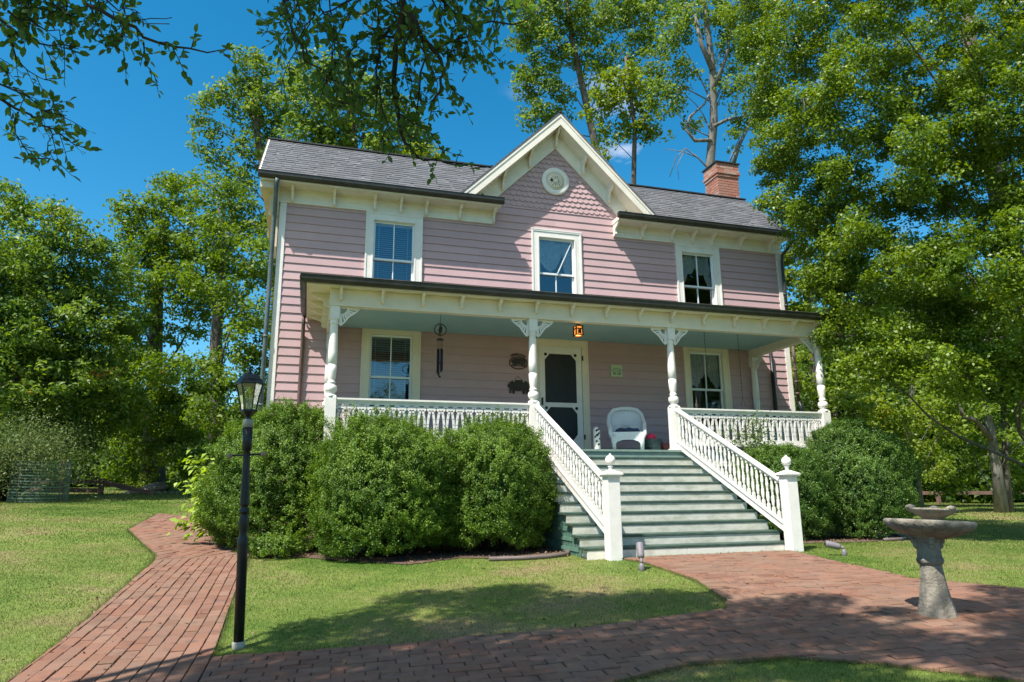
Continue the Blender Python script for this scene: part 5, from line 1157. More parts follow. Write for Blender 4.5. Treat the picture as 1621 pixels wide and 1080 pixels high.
# ------------------------------------------------------------------ trees
def branch_path(a, b, sag, rg, n=6, wob=.08):
    a = np.array(a, float); b = np.array(b, float); L_ = np.linalg.norm(b-a); P = []
    off = rg.normal(size=3)*wob*L_
    for i in range(n+1):
        t = i/n; P.append(a*(1-t)+b*t+np.array((0, 0, sag*L_))*math.sin(math.pi*t)+off*math.sin(math.pi*t)*(.6+.4*math.sin(5*t)))
    return P
DM = 3.2
def blob_tree(name, label, trunk, blobs, m_, ls, seed, trunk_r=.22, bark=None, sub=.42, lai=1.25, dens=2.0, group='tall trees round the house', asp=.6, twigs=True, cat='tree', limbf=.7):
    """trunk: list of (x,y,z) world; blobs: (u,v,rpx,t[,dens]) volumes of foliage, each given its own distance"""
    rg = np.random.default_rng(seed); base = trunk[0]; t = thing(name, tuple(base), label, cat, group)
    tb = MB(); nt_ = len(trunk); tb.tube(trunk, [trunk_r*(1.25 if i == 0 else 1)*(1-.62*i/(nt_-1)) for i in range(nt_)], 10)
    tr = np.array(trunk, float); lb_ = MB(); Cs = []; Ns = []; R0 = []
    for bl in blobs:
        u, v, rp, tt = bl[:4]; dn = bl[4] if len(bl) > 4 else 1.; c = at(u, v, tt); R = rp*tt/F
        # limb from the trunk
        k = np.clip(np.searchsorted(tr[:, 2], c[2]-.9*np.linalg.norm((c-tr[-1])[:2])-R*.5), 1, nt_-1); f = rg.uniform(.2, .9); dn *= DM; s = tr[k-1]*(1-f)+tr[k]*f
        if np.linalg.norm(c-s) > .3 and rg.random() < limbf:
            bp_ = branch_path(s, c, .10, rg); lb_.tube(bp_, [trunk_r*.26*(1-.8*i/6)*min(1, .4+R/4) for i in range(7)], 6)
        ns = max(3, int(dens*dn*(R/sub)**2)); cc = inball(ns); rr = np.linalg.norm(cc, axis=1, keepdims=True); cc = cc/(rr+1e-6)*(rr**.7); cc = c+cc*R*[1.05, 1.05, .92]
        la_ = ls*ls*asp*.55; nl = int(math.pi*sub*sub*lai/la_*.5)
        for q_ in cc:
            sr = sub*rg.uniform(.6, 1.3); e = rg.normal(size=(nl, 3)); e = e/(np.linalg.norm(e, axis=1, keepdims=True))*(rg.random((nl, 1))**.45)*sr*[1, 1, .62]
            Cs.append(q_+e); Ns.append(unit(e)*.5+rg.normal(size=(nl, 3))*.6+[0, 0, .45]); R0.append(np.clip(rg.normal(.5, .16)+rg.normal(size=nl)*.17, 0, 1))
        if twigs:
            for q_ in cc[:max(3, ns//4)]: lb_.tube([c, (c+q_)/2+rg.normal(size=3)*.08*R, q_], [.014, .009, .004], 4)
    tb.build('trunk', bark or BARK, t)
    if lb_.v: lb_.build('limbs', bark or BARK, t)
    C = np.concatenate(Cs); Nn = np.concatenate(Ns); g = HG(C[:, 0], C[:, 1])+.15; keep = C[:, 2] > g; 
    leaves('crown', m_, t, C[keep], Nn[keep], ls, asp, rnd=np.concatenate(R0)[keep]); return t, len(C)
NL = 0
def gr(u, v, t):
    p = at(u, v, t); return (p[0], p[1], hgz(p[0], p[1])-.1)
def BT(*a, **k):
    global NL
    o, n_ = blob_tree(*a, **k); NL += n_; return o
# left side
BT('tree', 'pale green ailanthus-like tree at the far left with orange-tinged tips', [gr(-60, 780, 19), at(-50, 600, 19), at(-20, 450, 19), at(20, 380, 19)],
   [(10, 325, 42, 19), (70, 350, 40, 19), (130, 375, 34, 19), (175, 400, 30, 20), (25, 420, 55, 18), (100, 430, 55, 19), (165, 460, 45, 20), (20, 510, 60, 18), (90, 520, 60, 18), (160, 540, 50, 19), (30, 600, 60, 17.5), (110, 610, 60, 18), (180, 620, 45, 19), (40, 680, 45, 18), (60, 460, 50, 18.5), (140, 500, 45, 19), (200, 520, 34, 20), (60, 560, 55, 18), (150, 600, 45, 19), (200, 660, 34, 19.5), (-40, 420, 70, 18), (-40, 560, 80, 18), (120, 680, 45, 19)],
   LF_SUMAC, .145, 21, asp=.42, sub=.38, dens=2.1)
BT('maple_tree', 'leafy maple with a thick straight trunk at the back of the left lawn', [gr(243, 775, 24), at(243, 650, 24), at(246, 540, 24), at(250, 440, 24), at(262, 350, 24)],
   [(210, 325, 24, 24), (195, 350, 20, 24), (225, 370, 30, 24), (262, 395, 40, 24), (290, 305, 38, 25), (255, 330, 24, 24), (300, 370, 50, 24), (215, 440, 38, 23), (265, 465, 42, 23), (225, 500, 30, 23), (290, 520, 35, 24, .7), (205, 560, 35, 23, .8), (270, 600, 42, 22), (220, 640, 42, 22), (255, 655, 42, 22.5), (300, 660, 42, 22), (175, 600, 36, 23), (180, 690, 36, 23), (255, 580, 34, 23, .8), (235, 410, 34, 24), (300, 430, 40, 24), (320, 480, 36, 24), (230, 700, 38, 22), (290, 720, 38, 22), (200, 740, 30, 23), (330, 740, 30, 23)],
   LF_MAPLE, .13, 22, trunk_r=.34, sub=.42)
BT('maple_tree', 'dense maple right behind the large left boxwood beside the house corner', [gr(345, 775, 21), at(345, 640, 21), at(342, 540, 21), at(350, 440, 21), at(360, 370, 21)],
   [(335, 300, 28, 22), (365, 325, 38, 22), (400, 350, 34, 22), (340, 380, 42, 21), (390, 410, 45, 21), (330, 450, 42, 21), (385, 480, 45, 20), (410, 540, 38, 20), (360, 545, 26, 21, .6), (330, 590, 30, 20), (395, 600, 45, 20), (345, 650, 40, 20), (400, 670, 40, 20), (360, 720, 40, 20), (420, 440, 30, 21)],
   LF_MAPLE, .122, 23, trunk_r=.26, sub=.40)
BT('tall_tree', 'tall loose tree rising behind the left end of the roof', [gr(440, 760, 32), at(440, 420, 32), at(425, 300, 32), at(410, 230, 32), at(400, 150, 32)],
   [(390, 95, 22, 32), (405, 120, 28, 32), (375, 135, 22, 32), (345, 150, 22, 32), (320, 160, 16, 32), (315, 200, 18, 32, .8), (345, 205, 20, 32, .7), (325, 235, 16, 32, .8), (390, 180, 26, 32), (425, 165, 34, 32), (355, 260, 22, 32), (405, 235, 30, 32), (380, 285, 26, 32), (445, 200, 32, 33), (455, 130, 30, 33), (440, 240, 26, 33)],
   LF_TALL, .19, 24, trunk_r=.33, sub=.45, dens=1.8)
BT('tall_tree', 'tall multi-stemmed tree behind the left roof ridge under the overhanging branches', [gr(560, 760, 31), at(560, 420, 31), at(560, 260, 31), at(555, 180, 31), at(550, 130, 31)],
   [(500, 110, 30, 31), (540, 125, 34, 31), (590, 160, 40, 31), (630, 185, 32, 31), (480, 160, 34, 31), (530, 185, 40, 31), (580, 215, 36, 31), (640, 225, 28, 31), (480, 215, 34, 31), (660, 215, 20, 31), (520, 235, 30, 31), (610, 240, 30, 31)],
   LF_TALL, .19, 25, trunk_r=.34, sub=.45, dens=2.0)
BT('yellow_tree', 'small yellow-green treetop peeping over the roof ridge left of the gable', [gr(675, 760, 27), at(675, 500, 27), at(675, 300, 27), at(675, 250, 27)],
   [(655, 240, 13, 27), (680, 243, 16, 27), (695, 252, 10, 27)], LF_YEL, .13, 26, trunk_r=.15, sub=.25, dens=2.4)
# centre, behind the gable and the right roof
BT('tall_tree', 'tall spreading tree with dark limbs directly behind the gable', [gr(960, 760, 27), at(965, 420, 27), at(955, 290, 27), at(925, 150, 27), at(905, 60, 27), at(895, -30, 27)],
   [(850, 30, 34, 27), (895, 10, 36, 27), (940, 30, 34, 27), (980, 10, 36, 28), (825, 60, 22, 27), (865, 80, 34, 27), (910, 75, 30, 27, .8), (960, 85, 26, 27, .7), (845, 130, 28, 27), (880, 145, 28, 27, .7), (850, 185, 24, 27), (880, 190, 18, 27, .6), (1020, 30, 36, 28), (1010, 80, 28, 28, .7), (935, 120, 20, 27, .6), (990, 110, 22, 28, .6), (830, -10, 30, 27), (1060, -5, 34, 28)],
   LF_TALL, .15, 27, trunk_r=.21, sub=.38, dens=2.3)
BT('slender_tree', 'slender pale yellow-green tree with one bare straight trunk behind the right roof', [gr(1008, 760, 22), at(1007, 420, 22), at(1003, 290, 22), at(1005, 200, 22), at(995, 130, 22), at(990, 90, 22)],
   [(985, 120, 26, 22), (960, 140, 24, 22), (1015, 140, 26, 22), (945, 170, 20, 22), (985, 160, 26, 22), (1030, 170, 22, 22), (965, 200, 18, 22), (1005, 195, 20, 22), (1040, 205, 17, 22), (950, 235, 17, 22, .8), (985, 215, 12, 22), (1030, 218, 12, 22, .7), (940, 250, 12, 22, .6)],
   LF_YEL, .135, 28, trunk_r=.11, sub=.32, dens=1.9)
tf = BT('tall_tree', 'sparse tall tree with curved bare grey limbs behind the brick chimney', [gr(1128, 760, 20), at(1126, 420, 20), at(1124, 260, 20), at(1130, 190, 20), at(1128, 110, 20), at(1118, 30, 20), at(1108, -60, 20)],
   [(1070, 60, 30, 20, .7), (1110, 30, 30, 20, .6), (1155, 60, 30, 20, .7), (1095, 110, 24, 20, .6), (1150, 130, 24, 20, .7), (1060, 130, 20, 20, .6), (1185, 110, 26, 20, .8), (1215, 160, 28, 20, .8), (1190, 200, 20, 20, .6), (1150, 10, 30, 20, .7), (1080, 10, 30, 20, .6), (1165, 180, 14, 20, .5), (1060, 175, 14, 20, .45), (1045, 95, 26, 21, .8), (1075, 155, 22, 21, .7), (1095, 195, 16, 21, .6), (1040, 150, 20, 21, .7), (1205, 60, 26, 20, .8), (1170, 220, 18, 20, .6)],
   LF_TALL, .11, 29, trunk_r=.17, bark=BARKP, sub=.31, dens=2.2)
m = MB(); rg_ = np.random.default_rng(3)
for pts, r in (([(1126, 222), (1100, 223), (1086, 205), (1092, 185), (1115, 165), (1122, 150)], .06), ([(1130, 200), (1150, 190), (1175, 185), (1205, 150), (1235, 120)], .055), ([(1124, 270), (1105, 250), (1085, 235), (1070, 250), (1060, 280)], .025), ([(1105, 250), (1080, 240), (1050, 236)], .018), ([(1085, 235), (1072, 262), (1075, 285)], .014),
               ([(1160, 262), (1170, 230), (1185, 200), (1200, 160), (1225, 130)], .065), ([(1128, 110), (1110, 70), (1100, 20)], .09), ([(1130, 140), (1150, 90), (1160, 30)], .07)):
    m.tube([at(u, v, 19.9) for u, v in pts], [r*(1-.6*i/(len(pts)-1)) for i in range(len(pts))], 7)
m.build('bare_limbs', BARKP, tf)
# right: big dense tree reaching over the porch end
rg_ = np.random.default_rng(41); bl = []
def left_edge(v):
    return float(np.interp(v, [-60, 0, 100, 200, 300, 350, 400, 470, 500, 560, 610, 640], [1140, 1150, 1175, 1195, 1195, 1225, 1262, 1290, 1312, 1315, 1330, 1380]))
for v in range(-40, 621, 52):
    u = left_edge(v)+34
    while u < 1700:
        uu, vv = u+rg_.uniform(-14, 14), v+rg_.uniform(-14, 14)
        hole = min(math.hypot(uu-1530, (vv-82)), math.hypot(uu-1375, vv-268)*1.1) < 34
        if not hole: bl.append((uu, vv, 37+rg_.uniform(-6, 6), float(np.interp(uu, [1150, 1320, 1620], [15.5, 13.2, 12.0]))+rg_.uniform(-1.2, 1.0)-(vv > 430)*.4, .95 if vv > 180 else .72))
        u += 56
BT('big_tree', 'huge dense green tree filling the right side and reaching over the porch roof end', [gr(1680, 900, 13.5), at(1660, 640, 13.5), at(1610, 430, 13.5), at(1560, 220, 13.8), at(1535, 80, 14), at(1530, -60, 14.5)],
   bl, LF_BIG, .068, 30, trunk_r=.26, sub=.26, dens=2.8, lai=1.35, limbf=.13)
# understory at the right
BT('woodland_tree', 'darker green low tree filling the gap between the right boxwood and the fence', [gr(1440, 795, 23), at(1440, 700, 23), at(1445, 600, 23)],
   [(1340, 720, 32, 22), (1385, 735, 30, 22), (1430, 725, 32, 23), (1475, 730, 32, 23), (1520, 735, 32, 23), (1560, 720, 30, 23), (1620, 730, 34, 23), (1360, 680, 32, 23), (1410, 690, 30, 23), (1530, 680, 32, 23), (1600, 690, 32, 23), (1450, 650, 32, 23), (1500, 640, 32, 23), (1560, 640, 32, 23), (1620, 650, 32, 23), (1330, 760, 24, 22), (1400, 765, 22, 22.5), (1500, 768, 22, 23.5), (1620, 768, 22, 23.5)],
   LF_MAPLE, .125, 34, trunk_r=.10, sub=.33, dens=1.6, limbf=.3)
BT('woodland_tree', 'yellow-green tree close behind the right corner of the house', [gr(1290, 780, 21), at(1290, 600, 21), at(1280, 480, 21), at(1275, 400, 21)],
   [(1240, 440, 20, 21), (1246, 490, 20, 21), (1238, 400, 16, 21), (1243, 350, 16, 21), (1250, 550, 16, 21), (1255, 400, 26, 21), (1290, 385, 28, 21), (1330, 380, 30, 21), (1262, 450, 28, 21), (1305, 440, 30, 21), (1350, 430, 30, 22), (1270, 500, 26, 21), (1300, 560, 30, 20), (1275, 600, 24, 20), (1310, 620, 26, 20), (1285, 650, 22, 20)],
   LF_YEL, .125, 31, trunk_r=.14, sub=.33, dens=1.9)
BT('woodland_tree', 'bright yellow-green understory tree with low branches right of the porch', [gr(1455, 790, 19.5), at(1450, 740, 19.5), at(1435, 690, 19.5), at(1430, 640, 19.5)],
   [(1350, 650, 28, 18), (1390, 640, 30, 19), (1400, 680, 30, 19), (1440, 665, 28, 19), (1450, 710, 28, 19), (1480, 640, 28, 20), (1500, 680, 26, 20), (1350, 690, 22, 18), (1430, 740, 22, 19), (1480, 740, 22, 20)],
   LF_YEL, .11, 32, trunk_r=.09, sub=.28, dens=1.9)
twin = BT('tall_tree', 'twin-trunked tree with pale bark standing at the right fence', [gr(1583, 797, 20), at(1578, 740, 20), at(1570, 690, 20), at(1555, 620, 20), at(1545, 540, 20), at(1540, 440, 20)],
   [(1530, 600, 30, 20), (1570, 580, 30, 20), (1610, 600, 34, 20), (1600, 650, 28, 20), (1620, 700, 30, 19.5), (1550, 640, 24, 20), (1510, 620, 26, 20), (1610, 750, 22, 20.5), (1530, 700, 22, 21), (1580, 520, 34, 20), (1520, 530, 34, 20), (1640, 640, 34, 20)],
   LF_MAPLE, .12, 33, trunk_r=.155, bark=BARKP, sub=.33, dens=1.7)
m = MB(); m.tube([np.array(gr(1597, 798, 20)), at(1592, 745, 20), at(1592, 690, 20), at(1586, 620, 20.2), at(1582, 540, 20.3)], [.11, .10, .09, .08, .06], 9); m.tube([at(1572, 700, 20), at(1545, 665, 19.8), at(1525, 690-30, 19.7), at(1518, 640, 19.6)], [.09, .07, .06, .04], 7); m.build('second_trunk', BARK, twin)
print('leaves so far', NL)

# woods behind: individual trees, copies of three sources
def wood_tree(seed, m_, hgt, rad):
    rg = np.random.default_rng(seed); t = thing('wood_tree', (0, 0, 0), 'x', 'tree', 'trees of the woods behind the house')
    m = MB(); m.tube([(0, 0, -.3), (.1, 0, hgt*.3), (-.1, .1, hgt*.6), (0, 0, hgt*.9)], [.24, .2, .14, .05], 8); m.build('trunk', BARK, t)
    Cs = []; Ns = []; R0 = []; m = MB()
    for i in range(100):
        z = hgt*rg.uniform(.05, 1)**.9; r = rad*math.sin(math.pi*min(.97, (z/hgt)**.7*.85+.12))**.6; a = rg.uniform(0, 6.28); rr = r*rg.uniform(.35, 1); q_ = np.array((rr*math.cos(a), rr*math.sin(a), z))
        if i % 3 == 0: m.tube([(0, 0, max(.5, z-rr*.6)), q_*[.5, .5, 1]-(0, 0, rr*.2), q_], [.07, .04, .015], 5)
        e = unit(rg.normal(size=(230, 3)))*(rg.random((230, 1))**.45)*[.95, .95, .6]; Cs.append(q_+e); Ns.append(unit(e)*.5+rg.normal(size=(230, 3))*.6+[0, 0, .4]); R0.append(np.clip(rg.normal(.5, .18)+rg.normal(size=230)*.17, 0, 1))
    m.build('limbs', BARK, t); leaves('crown', m_, t, np.concatenate(Cs), np.concatenate(Ns), .21, .6, rnd=np.concatenate(R0)); return t
protos = [wood_tree(51, LF_DARK, 9, 2.9), wood_tree(52, LF_MAPLE, 8, 3.0), wood_tree(53, LF_DARK, 6.5, 2.8)]
spots = []
# (u, t, scale, proto, label)
WL = [(15, 27, .70, 0, 'dark wood tree behind the far left pale tree'), (70, 30, .80, 1, 'wood tree above the green mesh bin'), (125, 28, .62, 2, 'dark low wood tree above the left rail fence'), (165, 31, .72, 0, 'dark wood tree above the fallen rail'), (205, 33, .70, 2, 'dark wood tree above the flat stone'), (265, 30, .52, 2, 'low dark wood tree right of the thick maple trunk'), (310, 33, .60, 0, 'dark wood tree left of the lamp lantern'), (360, 29, .50, 2, 'low dark wood tree behind the lantern'), (405, 33, .66, 1, 'wood tree beside the left downspout'), (-60, 28, 1.0, 1, 'wood tree at the left picture edge'),
      (1290, 34, .9, 1, 'wood tree seen beside the right porch post'), (1335, 30, .8, 0, 'dark wood tree above the tall right boxwood'), (1375, 34, 1.0, 0, 'dark wood tree left of the birdbath, beyond the fence'), (1420, 29, .72, 2, 'low dark wood tree beyond the near end of the right fence'), (1462, 33, 1.0, 1, 'wood tree beyond the fence above the birdbath'), (1505, 28, .80, 0, 'dark wood tree beyond the fence left of the twin trunks'), (1548, 33, 1.05, 0, 'dark wood tree just left of the pale twin trunks'), (1590, 29, .85, 2, 'dark wood tree behind the pale twin trunks'), (1640, 33, 1.1, 1, 'wood tree at the right picture edge'), (1400, 40, 1.5, 1, 'tall wood tree deep behind the birdbath'), (1500, 42, 1.6, 0, 'tall dark wood tree deep behind the twin trunks'), (1600, 40, 1.5, 1, 'tall wood tree deep in the right corner of the woods'), (1310, 42, 1.3, 0, 'tall dark wood tree deep behind the porch end')]
for i, (u, t_, s_, k, lab) in enumerate(WL):
    src = protos[k]; fresh = src['label'] == 'x'
    if fresh: o = src
    else:
        o = src.copy(); COL.objects.link(o)
        for ch_ in src.children: c_ = ch_.copy(); COL.objects.link(c_); c_.parent = o
    p = at(u, 780, t_); o.location = (p[0], p[1], hgz(p[0], p[1])-.2); o.rotation_euler = (0, 0, i*2.1); o.scale = (s_*1.05, s_*1.05, s_); o['label'] = lab
# far woods: one mass low on the horizon
def far_woods():
    C = []; rg = np.random.default_rng(77)
    for k in range(520):
        u = rg.uniform(-150, 470) if k % 2 else rg.uniform(1230, 1780); t_ = rg.uniform(36, 48); p = at(u, 775, t_); g = hgz(p[0], p[1]); top = 4.2 if k % 2 else 11
        q_ = np.array((p[0], p[1], g+rg.uniform(.2, top))); e = unit(rg.normal(size=(150, 3)))*(rg.random((150, 1))**.4)*[1.7, 1.7, 1.2]; C.append(q_+e)
    for k in range(150):
        u = rg.uniform(-60, 430) if k % 2 else rg.uniform(1300, 1700); t_ = rg.uniform(26, 31); p = at(u, 775, t_); g = hgz(p[0], p[1]); q_ = np.array((p[0], p[1], g+rg.uniform(.1, 1.3))); C.append(q_+unit(rg.normal(size=(150, 3)))*(rg.random((150, 1))**.4)*[1.1, 1.1, .6])
    for k in range(560):   # the woods go on round the garden behind the viewer
        a = rg.uniform(math.pi*.62, math.pi*1.62)+YAW*0; r = rg.uniform(30, 38); q_ = np.array((CP[0]+r*math.sin(a), CP[1]+r*math.cos(a), 0)); q_[2] = hgz(q_[0], q_[1])+rg.uniform(0, 1)**1.1*(7.5+2.5*math.sin(a*9)); C.append(q_+unit(rg.normal(size=(110, 3)))*(rg.random((110, 1))**.4)*[1.6, 1.6, 1.1])
    C = np.concatenate(C); return leaves('far_woods', LF_DARK, None, C, rg.normal(size=C.shape)+[0, 0, .5], .30, .65)
tag(far_woods(), 'dark green woodland and undergrowth beyond the fences', 'woods', kind='stuff')

# ------------------------------------------------------------------ the shade tree standing left of the camera, its branches hang into the view
shade = thing('shade_tree', (-11.2, -12.6, hgz(-11.2, -12.6)-.1), 'dark-leaved tree whose branches hang into the top left and top centre of the view', 'tree')
tz = hgz(-11.2, -12.6)
m = MB(); m.tube([(-11.2, -12.6, tz-.2), (-11.1, -12.5, tz+1.5), (-10.8, -12.4, 1.8), (-10.2, -12.0, 3.6), (-9.2, -11.6, 5.4)], [.34, .27, .24, .2, .14], 12); m.build('trunk', BARK, shade)
rg_ = np.random.default_rng(91); LC = []; LD = []; LN = []
def leafy(pts3, spread, step, per, ls=.062, r=.012, m=None):
    P = [np.array(p) for p in pts3]
    for i in range(len(P)-1):
        a, b = P[i], P[i+1]; L_ = np.linalg.norm(b-a); n_ = max(1, int(L_/step))
        for k in range(n_):
            s = a+(b-a)*(k+rg_.random())/n_; d = unit(unit(b-a)*.6+rg_.normal(size=3)*.75); tl = spread*rg_.uniform(.5, 1.2); e = s+d*tl-np.array((0, 0, .25*tl)); m.tube([s, (s+e)/2+(0, 0, .03*tl), e], [.0035, .0025, .0015], 4)
            for j in range(per):
                f = (j+.8)/per; sd = unit(np.cross(d, rg_.normal(size=3))); q_ = s*(1-f)+e*f; dd = unit(d*.6+sd*1.0*(1 if j < per-1 else 0)); LC.append(q_+dd*ls*.5); LD.append(dd); LN.append(np.array((0, 0, 1.))+rg_.normal(size=3)*.55)
def vine(pp, t0, t1, r0, spread=.16, step=.085, per=5, bare=0):
    n_ = len(pp); P = [at(u, v, t0+(t1-t0)*i/(n_-1)) for i, (u, v) in enumerate(pp)]
    # smooth
    Q = []
    for i in range(n_-1):
        for f in (0, .5): 
            q_ = P[i]*(1-f)+P[i+1]*f; Q.append(q_+rg_.normal(size=3)*.012)
    Q.append(P[-1]); m.tube(Q, [max(.003, r0*(1-.85*i/(len(Q)-1))) for i in range(len(Q))], 6)
    if step: leafy(Q[bare:], spread, step, per, m=m)
m = MB()
B = dict(step=.075)
for pp, r0, kw in [
  ([(645, -90), (638, 0), (636, 40), (624, 71), (623, 113), (627, 170), (633, 210), (650, 240), (667, 250), (710, 257), (740, 262)], .030, dict(step=.22, bare=2, per=4, spread=.12)),
  ([(645, -60), (636, 5), (655, 37), (681, 74), (704, 108), (695, 142), (684, 167), (680, 190)], .026, dict(step=.05)),
  ([(640, -20), (636, 37), (602, 62), (599, 113), (596, 159), (588, 199)], .018, dict(step=.05)),
  ([(440, -80), (448, 0), (468, 57), (485, 91), (511, 113), (531, 147)], .014, dict(step=.055)),
  ([(700, -90), (695, 0), (712, 25), (746, 62), (766, 85), (769, 108)], .012, dict(step=.12)),
  ([(690, -40), (695, 3), (752, 34), (809, 42), (840, 25), (858, 10)], .012, dict(step=.045)),
  ([(720, -60), (740, -5), (780, 15), (830, 8)], .01, dict(step=.045)),
  ([(600, -50), (560, -5), (530, 20), (500, 30), (545, 75)], .01, dict(step=.05)),
  ([(520, -60), (495, -10), (470, 10), (455, 28)], .01, dict(step=.06)),
  ([(625, 60), (570, 50), (545, 95), (560, 140), (575, 165)], .01, dict(step=.05)),
  ([(640, 20), (670, 90), (665, 140), (660, 175), (640, 205), (650, 230)], .01, dict(step=.045)),
  ([(690, 85), (720, 60), (750, 55), (735, 90)], .008, dict(step=.055)),
  ([(700, 120), (720, 150), (735, 160)], .008, dict(step=.055)),
  ([(511, 113), (530, 130), (560, 150)], .008, dict(step=.045)),
  ([(530, 100), (510, 150), (545, 165)], .007, dict(step=.05)),
  ([(600, 130), (610, 175), (612, 215), (625, 235)], .008, dict(step=.045)),
  ([(655, 37), (640, 75), (645, 120), (655, 150)], .008, dict(step=.045)),
  ([(670, 55), (640, 30), (600, 15), (570, 25)], .01, dict(step=.05)),
  ([(740, 270), (757, 268), (780, 262)], .004, dict(step=0)), ([(722, 262), (728, 245), (727, 238)], .003, dict(step=0)),
  # left group
  ([(110, -70), (139, 0), (189, 33), (228, 58), (278, 75), (328, 83), (358, 78)], .016, dict(step=.085)),
  ([(228, 61), (231, 103), (250, 131)], .006, dict(step=.07)), ([(189, 36), (192, 72), (196, 88)], .006, dict(step=.05)),
  ([(210, 30), (233, 26), (272, 28)], .005, dict(step=0)), ([(200, 38), (225, 33), (268, 38)], .005, dict(step=0)),
  ([(-60, -10), (0, 35), (36, 58), (75, 72), (125, 78)], .014, dict(step=.05)), ([(0, 40), (20, 60), (25, 100), (60, 120), (80, 128)], .008, dict(step=.06)),
  ([(-20, -30), (40, 10), (80, 20), (105, 22)], .012, dict(step=.045)), ([(10, 20), (50, 35), (90, 50), (100, 95)], .008, dict(step=.05)), ([(60, -40), (90, 10), (130, 20), (150, 40)], .010, dict(step=.05)), ([(150, -40), (170, 5), (200, 15), (222, 22)], .008, dict(step=.06)),
  ([(-60, 110), (0, 153), (28, 175), (69, 197), (105, 219), (139, 236)], .013, dict(step=.05)), ([(28, 178), (28, 211), (39, 239), (90, 255)], .006, dict(step=.055)), ([(-30, 120), (0, 136), (42, 150), (69, 178), (105, 183)], .008, dict(step=.055)), ([(69, 178), (90, 165), (85, 158)], .005, dict(step=.07)), ([(-30, 70), (0, 100), (15, 125)], .008, dict(step=.05)), ([(70, 197), (85, 215), (75, 240)], .005, dict(step=.05))]:
    t0 = 4.4 if pp[0][0] < 400 else 4.9
    vine(pp, t0+rg_.uniform(-.25, .25), t0+rg_.uniform(-.2, .5), r0, **kw)
for k in range(14):
    u0, v0 = rg_.uniform(455, 800), -30; L_ = rg_.uniform(50, 150)*(1 if u0 < 740 else .5); a = rg_.uniform(-.5, .5); pp = [(u0, v0)]
    for j in range(4): a += rg_.uniform(-.35, .35); pp.append((pp[-1][0]+math.sin(a)*L_/3, pp[-1][1]+math.cos(a)*L_/3))
    vine(pp, 4.9+rg_.uniform(-.4, .6), 5.1+rg_.uniform(-.3, .6), .008, step=.06)
for u0, v0 in ((600, 90), (620, 130), (655, 110), (680, 100), (560, 90), (590, 150), (630, 180), (700, 60), (660, 60), (540, 130), (645, 215), (500, 20), (580, 40), (720, 30)):
    a = rg_.uniform(-1.2, 1.2); pp = [(u0, v0)]
    for j in range(3): a += rg_.uniform(-.5, .5); pp.append((pp[-1][0]+math.sin(a)*22, pp[-1][1]+math.cos(a)*20))
    vine(pp, 5.0, 5.1, .006, step=.045)
for k in range(9):
    u0 = rg_.uniform(-20, 210); a = rg_.uniform(-.6, .8); pp = [(u0, -30)]
    for j in range(3): a += rg_.uniform(-.4, .4); pp.append((pp[-1][0]+math.sin(a)*26, pp[-1][1]+math.cos(a)*26))
    vine(pp, 4.4, 4.6, .007, step=.06)
m.build('hanging_branch', TWIG, shade)
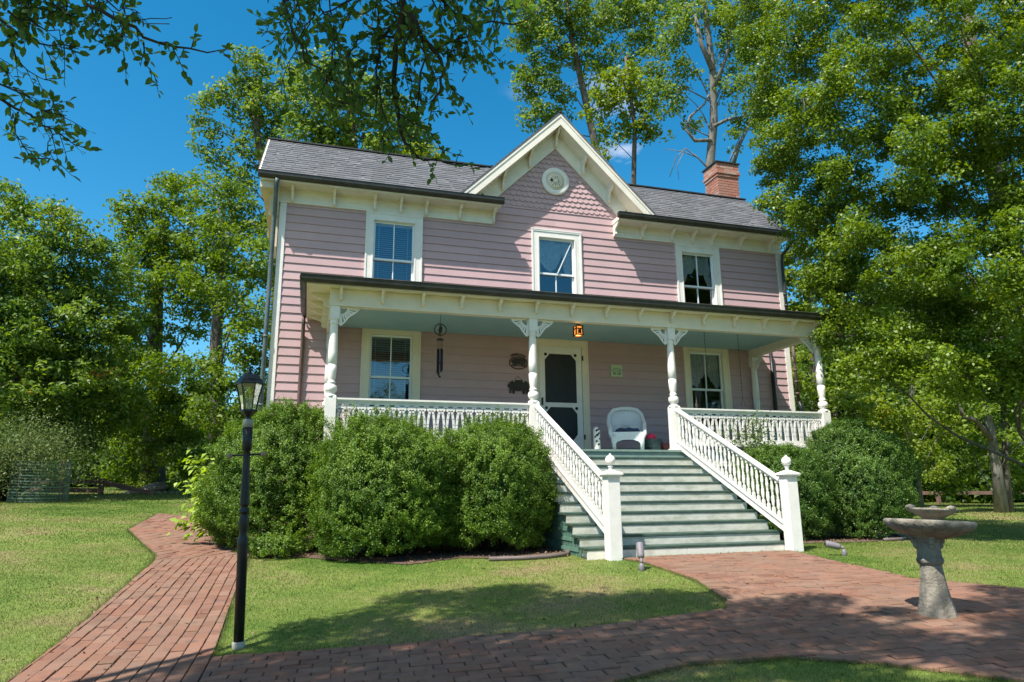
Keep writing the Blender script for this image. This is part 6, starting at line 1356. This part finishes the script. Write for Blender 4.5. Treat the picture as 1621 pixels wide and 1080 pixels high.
# limbs from the trunk to the hanging branches and the crown overhead that shades the walk
targets = [at(645, -90, 4.9), at(440, -80, 4.9), at(110, -70, 4.4), at(-60, 110, 4.4), at(-60, -10, 4.4), at(700, -90, 4.9)]
for q_ in targets:
    m = MB(); s = np.array((-10.4, -12.1, 3.0)); m.tube(branch_path(s, q_, .16, rg_, 8, .05), [.10*(1-.82*i/8) for i in range(9)], 8); m.build('limb', BARK, shade)
m = MB()
def ground_target(x, y, r, n=1):
    k = rg_.uniform(6.0, 8.0)/SUN[2]; p = np.array((x, y, hgz(x, y)))+SUN*k; CR_.append((p, r))
CR_ = []
for x, y, r in [(-4.75, -7.0, .34), (-4.25, -6.65, .36), (-3.8, -6.15, .40), (-3.3, -6.35, .5), (-3.4, -7.0, .45), (-2.85, -6.2, .38), (-2.7, -6.9, .5), (-2.2, -7.1, .42), (-1.75, -7.0, .35), (-4.2, -7.4, .4), (-3.0, -7.5, .5), (-2.2, -7.6, .45), (-1.6, -7.5, .35), (-1.35, -7.15, .25),
                (-5.0, -7.5, .3), (-5.3, -8.0, .5), (-4.4, -8.1, .55), (-3.5, -8.2, .5), (-2.6, -8.3, .55), (-1.7, -8.2, .5), (-1.0, -7.9, .45), (-4.9, -8.9, .5), (-3.9, -9.0, .6), (-2.9, -9.1, .5), (-1.9, -9.3, .5), (-1.0, -8.8, .45), (-.5, -7.7, .3), (-.3, -8.3, .25), (.4, -8.9, .4), (.9, -8.4, .35), (1.4, -8.0, .35), (.3, -9.6, .5), (1.2, -9.2, .5), (2.0, -8.8, .45), (-.6, -9.6, .45), (-1.3, -10.2, .5), (-2.6, -10.2, .6), (-4.0, -10.2, .6), (-5.5, -10.2, .6), (0, -10.6, .5), (1.6, -10.4, .6), (2.8, -9.8, .5), (-4.6, -7.7, .35), (-3.8, -7.6, .4), (-5.2, -8.5, .4), (-4.0, -8.5, .45), (-2.1, -8.7, .45), (-3.1, -8.6, .4), (-1.4, -8.6, .4), (-.9, -8.3, .3), (.1, -9.2, .4), (.9, -8.9, .35), (1.7, -8.4, .3), (-.7, -9.2, .4), (2.3, -9.4, .4), (1.0, -10.0, .4), (-.1, -10.0, .4)]:
    ground_target(x, y, r)
for p, r in CR_:
    s = np.array((-9.6, -11.7, 4.8)); m.tube(branch_path(s, p, .05, rg_, 6, .07), [.06, .05, .04, .03, .022, .015, .008], 5)
    nl = int(1150*r*r/.16); e = unit(rg_.normal(size=(nl, 3)))*(rg_.random((nl, 1))**.45)*r*[1.1, 1.1, .7]
    for q_ in e: LC.append(p+q_); LD.append(rg_.normal(size=3)); LN.append(np.array((0, 0, 1.))+rg_.normal(size=3)*.6)
m.build('limb', BARK, shade)
C = np.array(LC); D = unit(np.array(LD)); Nn = unit(np.array(LN)); Nn = unit(Nn-D*np.sum(Nn*D, 1, keepdims=True)); S = np.cross(D, Nn); nn = len(C)
sz = (.063*rg_.uniform(.65, 1.2, nn))[:, None]; V = np.stack([C-D*sz*.5, C-D*sz*.2+S*sz*.27+Nn*sz*.06, C+D*sz*.18+S*sz*.26+Nn*sz*.06, C+D*sz*.55-Nn*sz*.05, C+D*sz*.18-S*sz*.26+Nn*sz*.06, C-D*sz*.2-S*sz*.27+Nn*sz*.06], 1).reshape(-1, 3)
rawmesh('crown', V, np.arange(6*nn).reshape(-1, 6), LF_NEAR, shade, rnd=rg_.random(nn), k=6)
print('near leaves', nn)
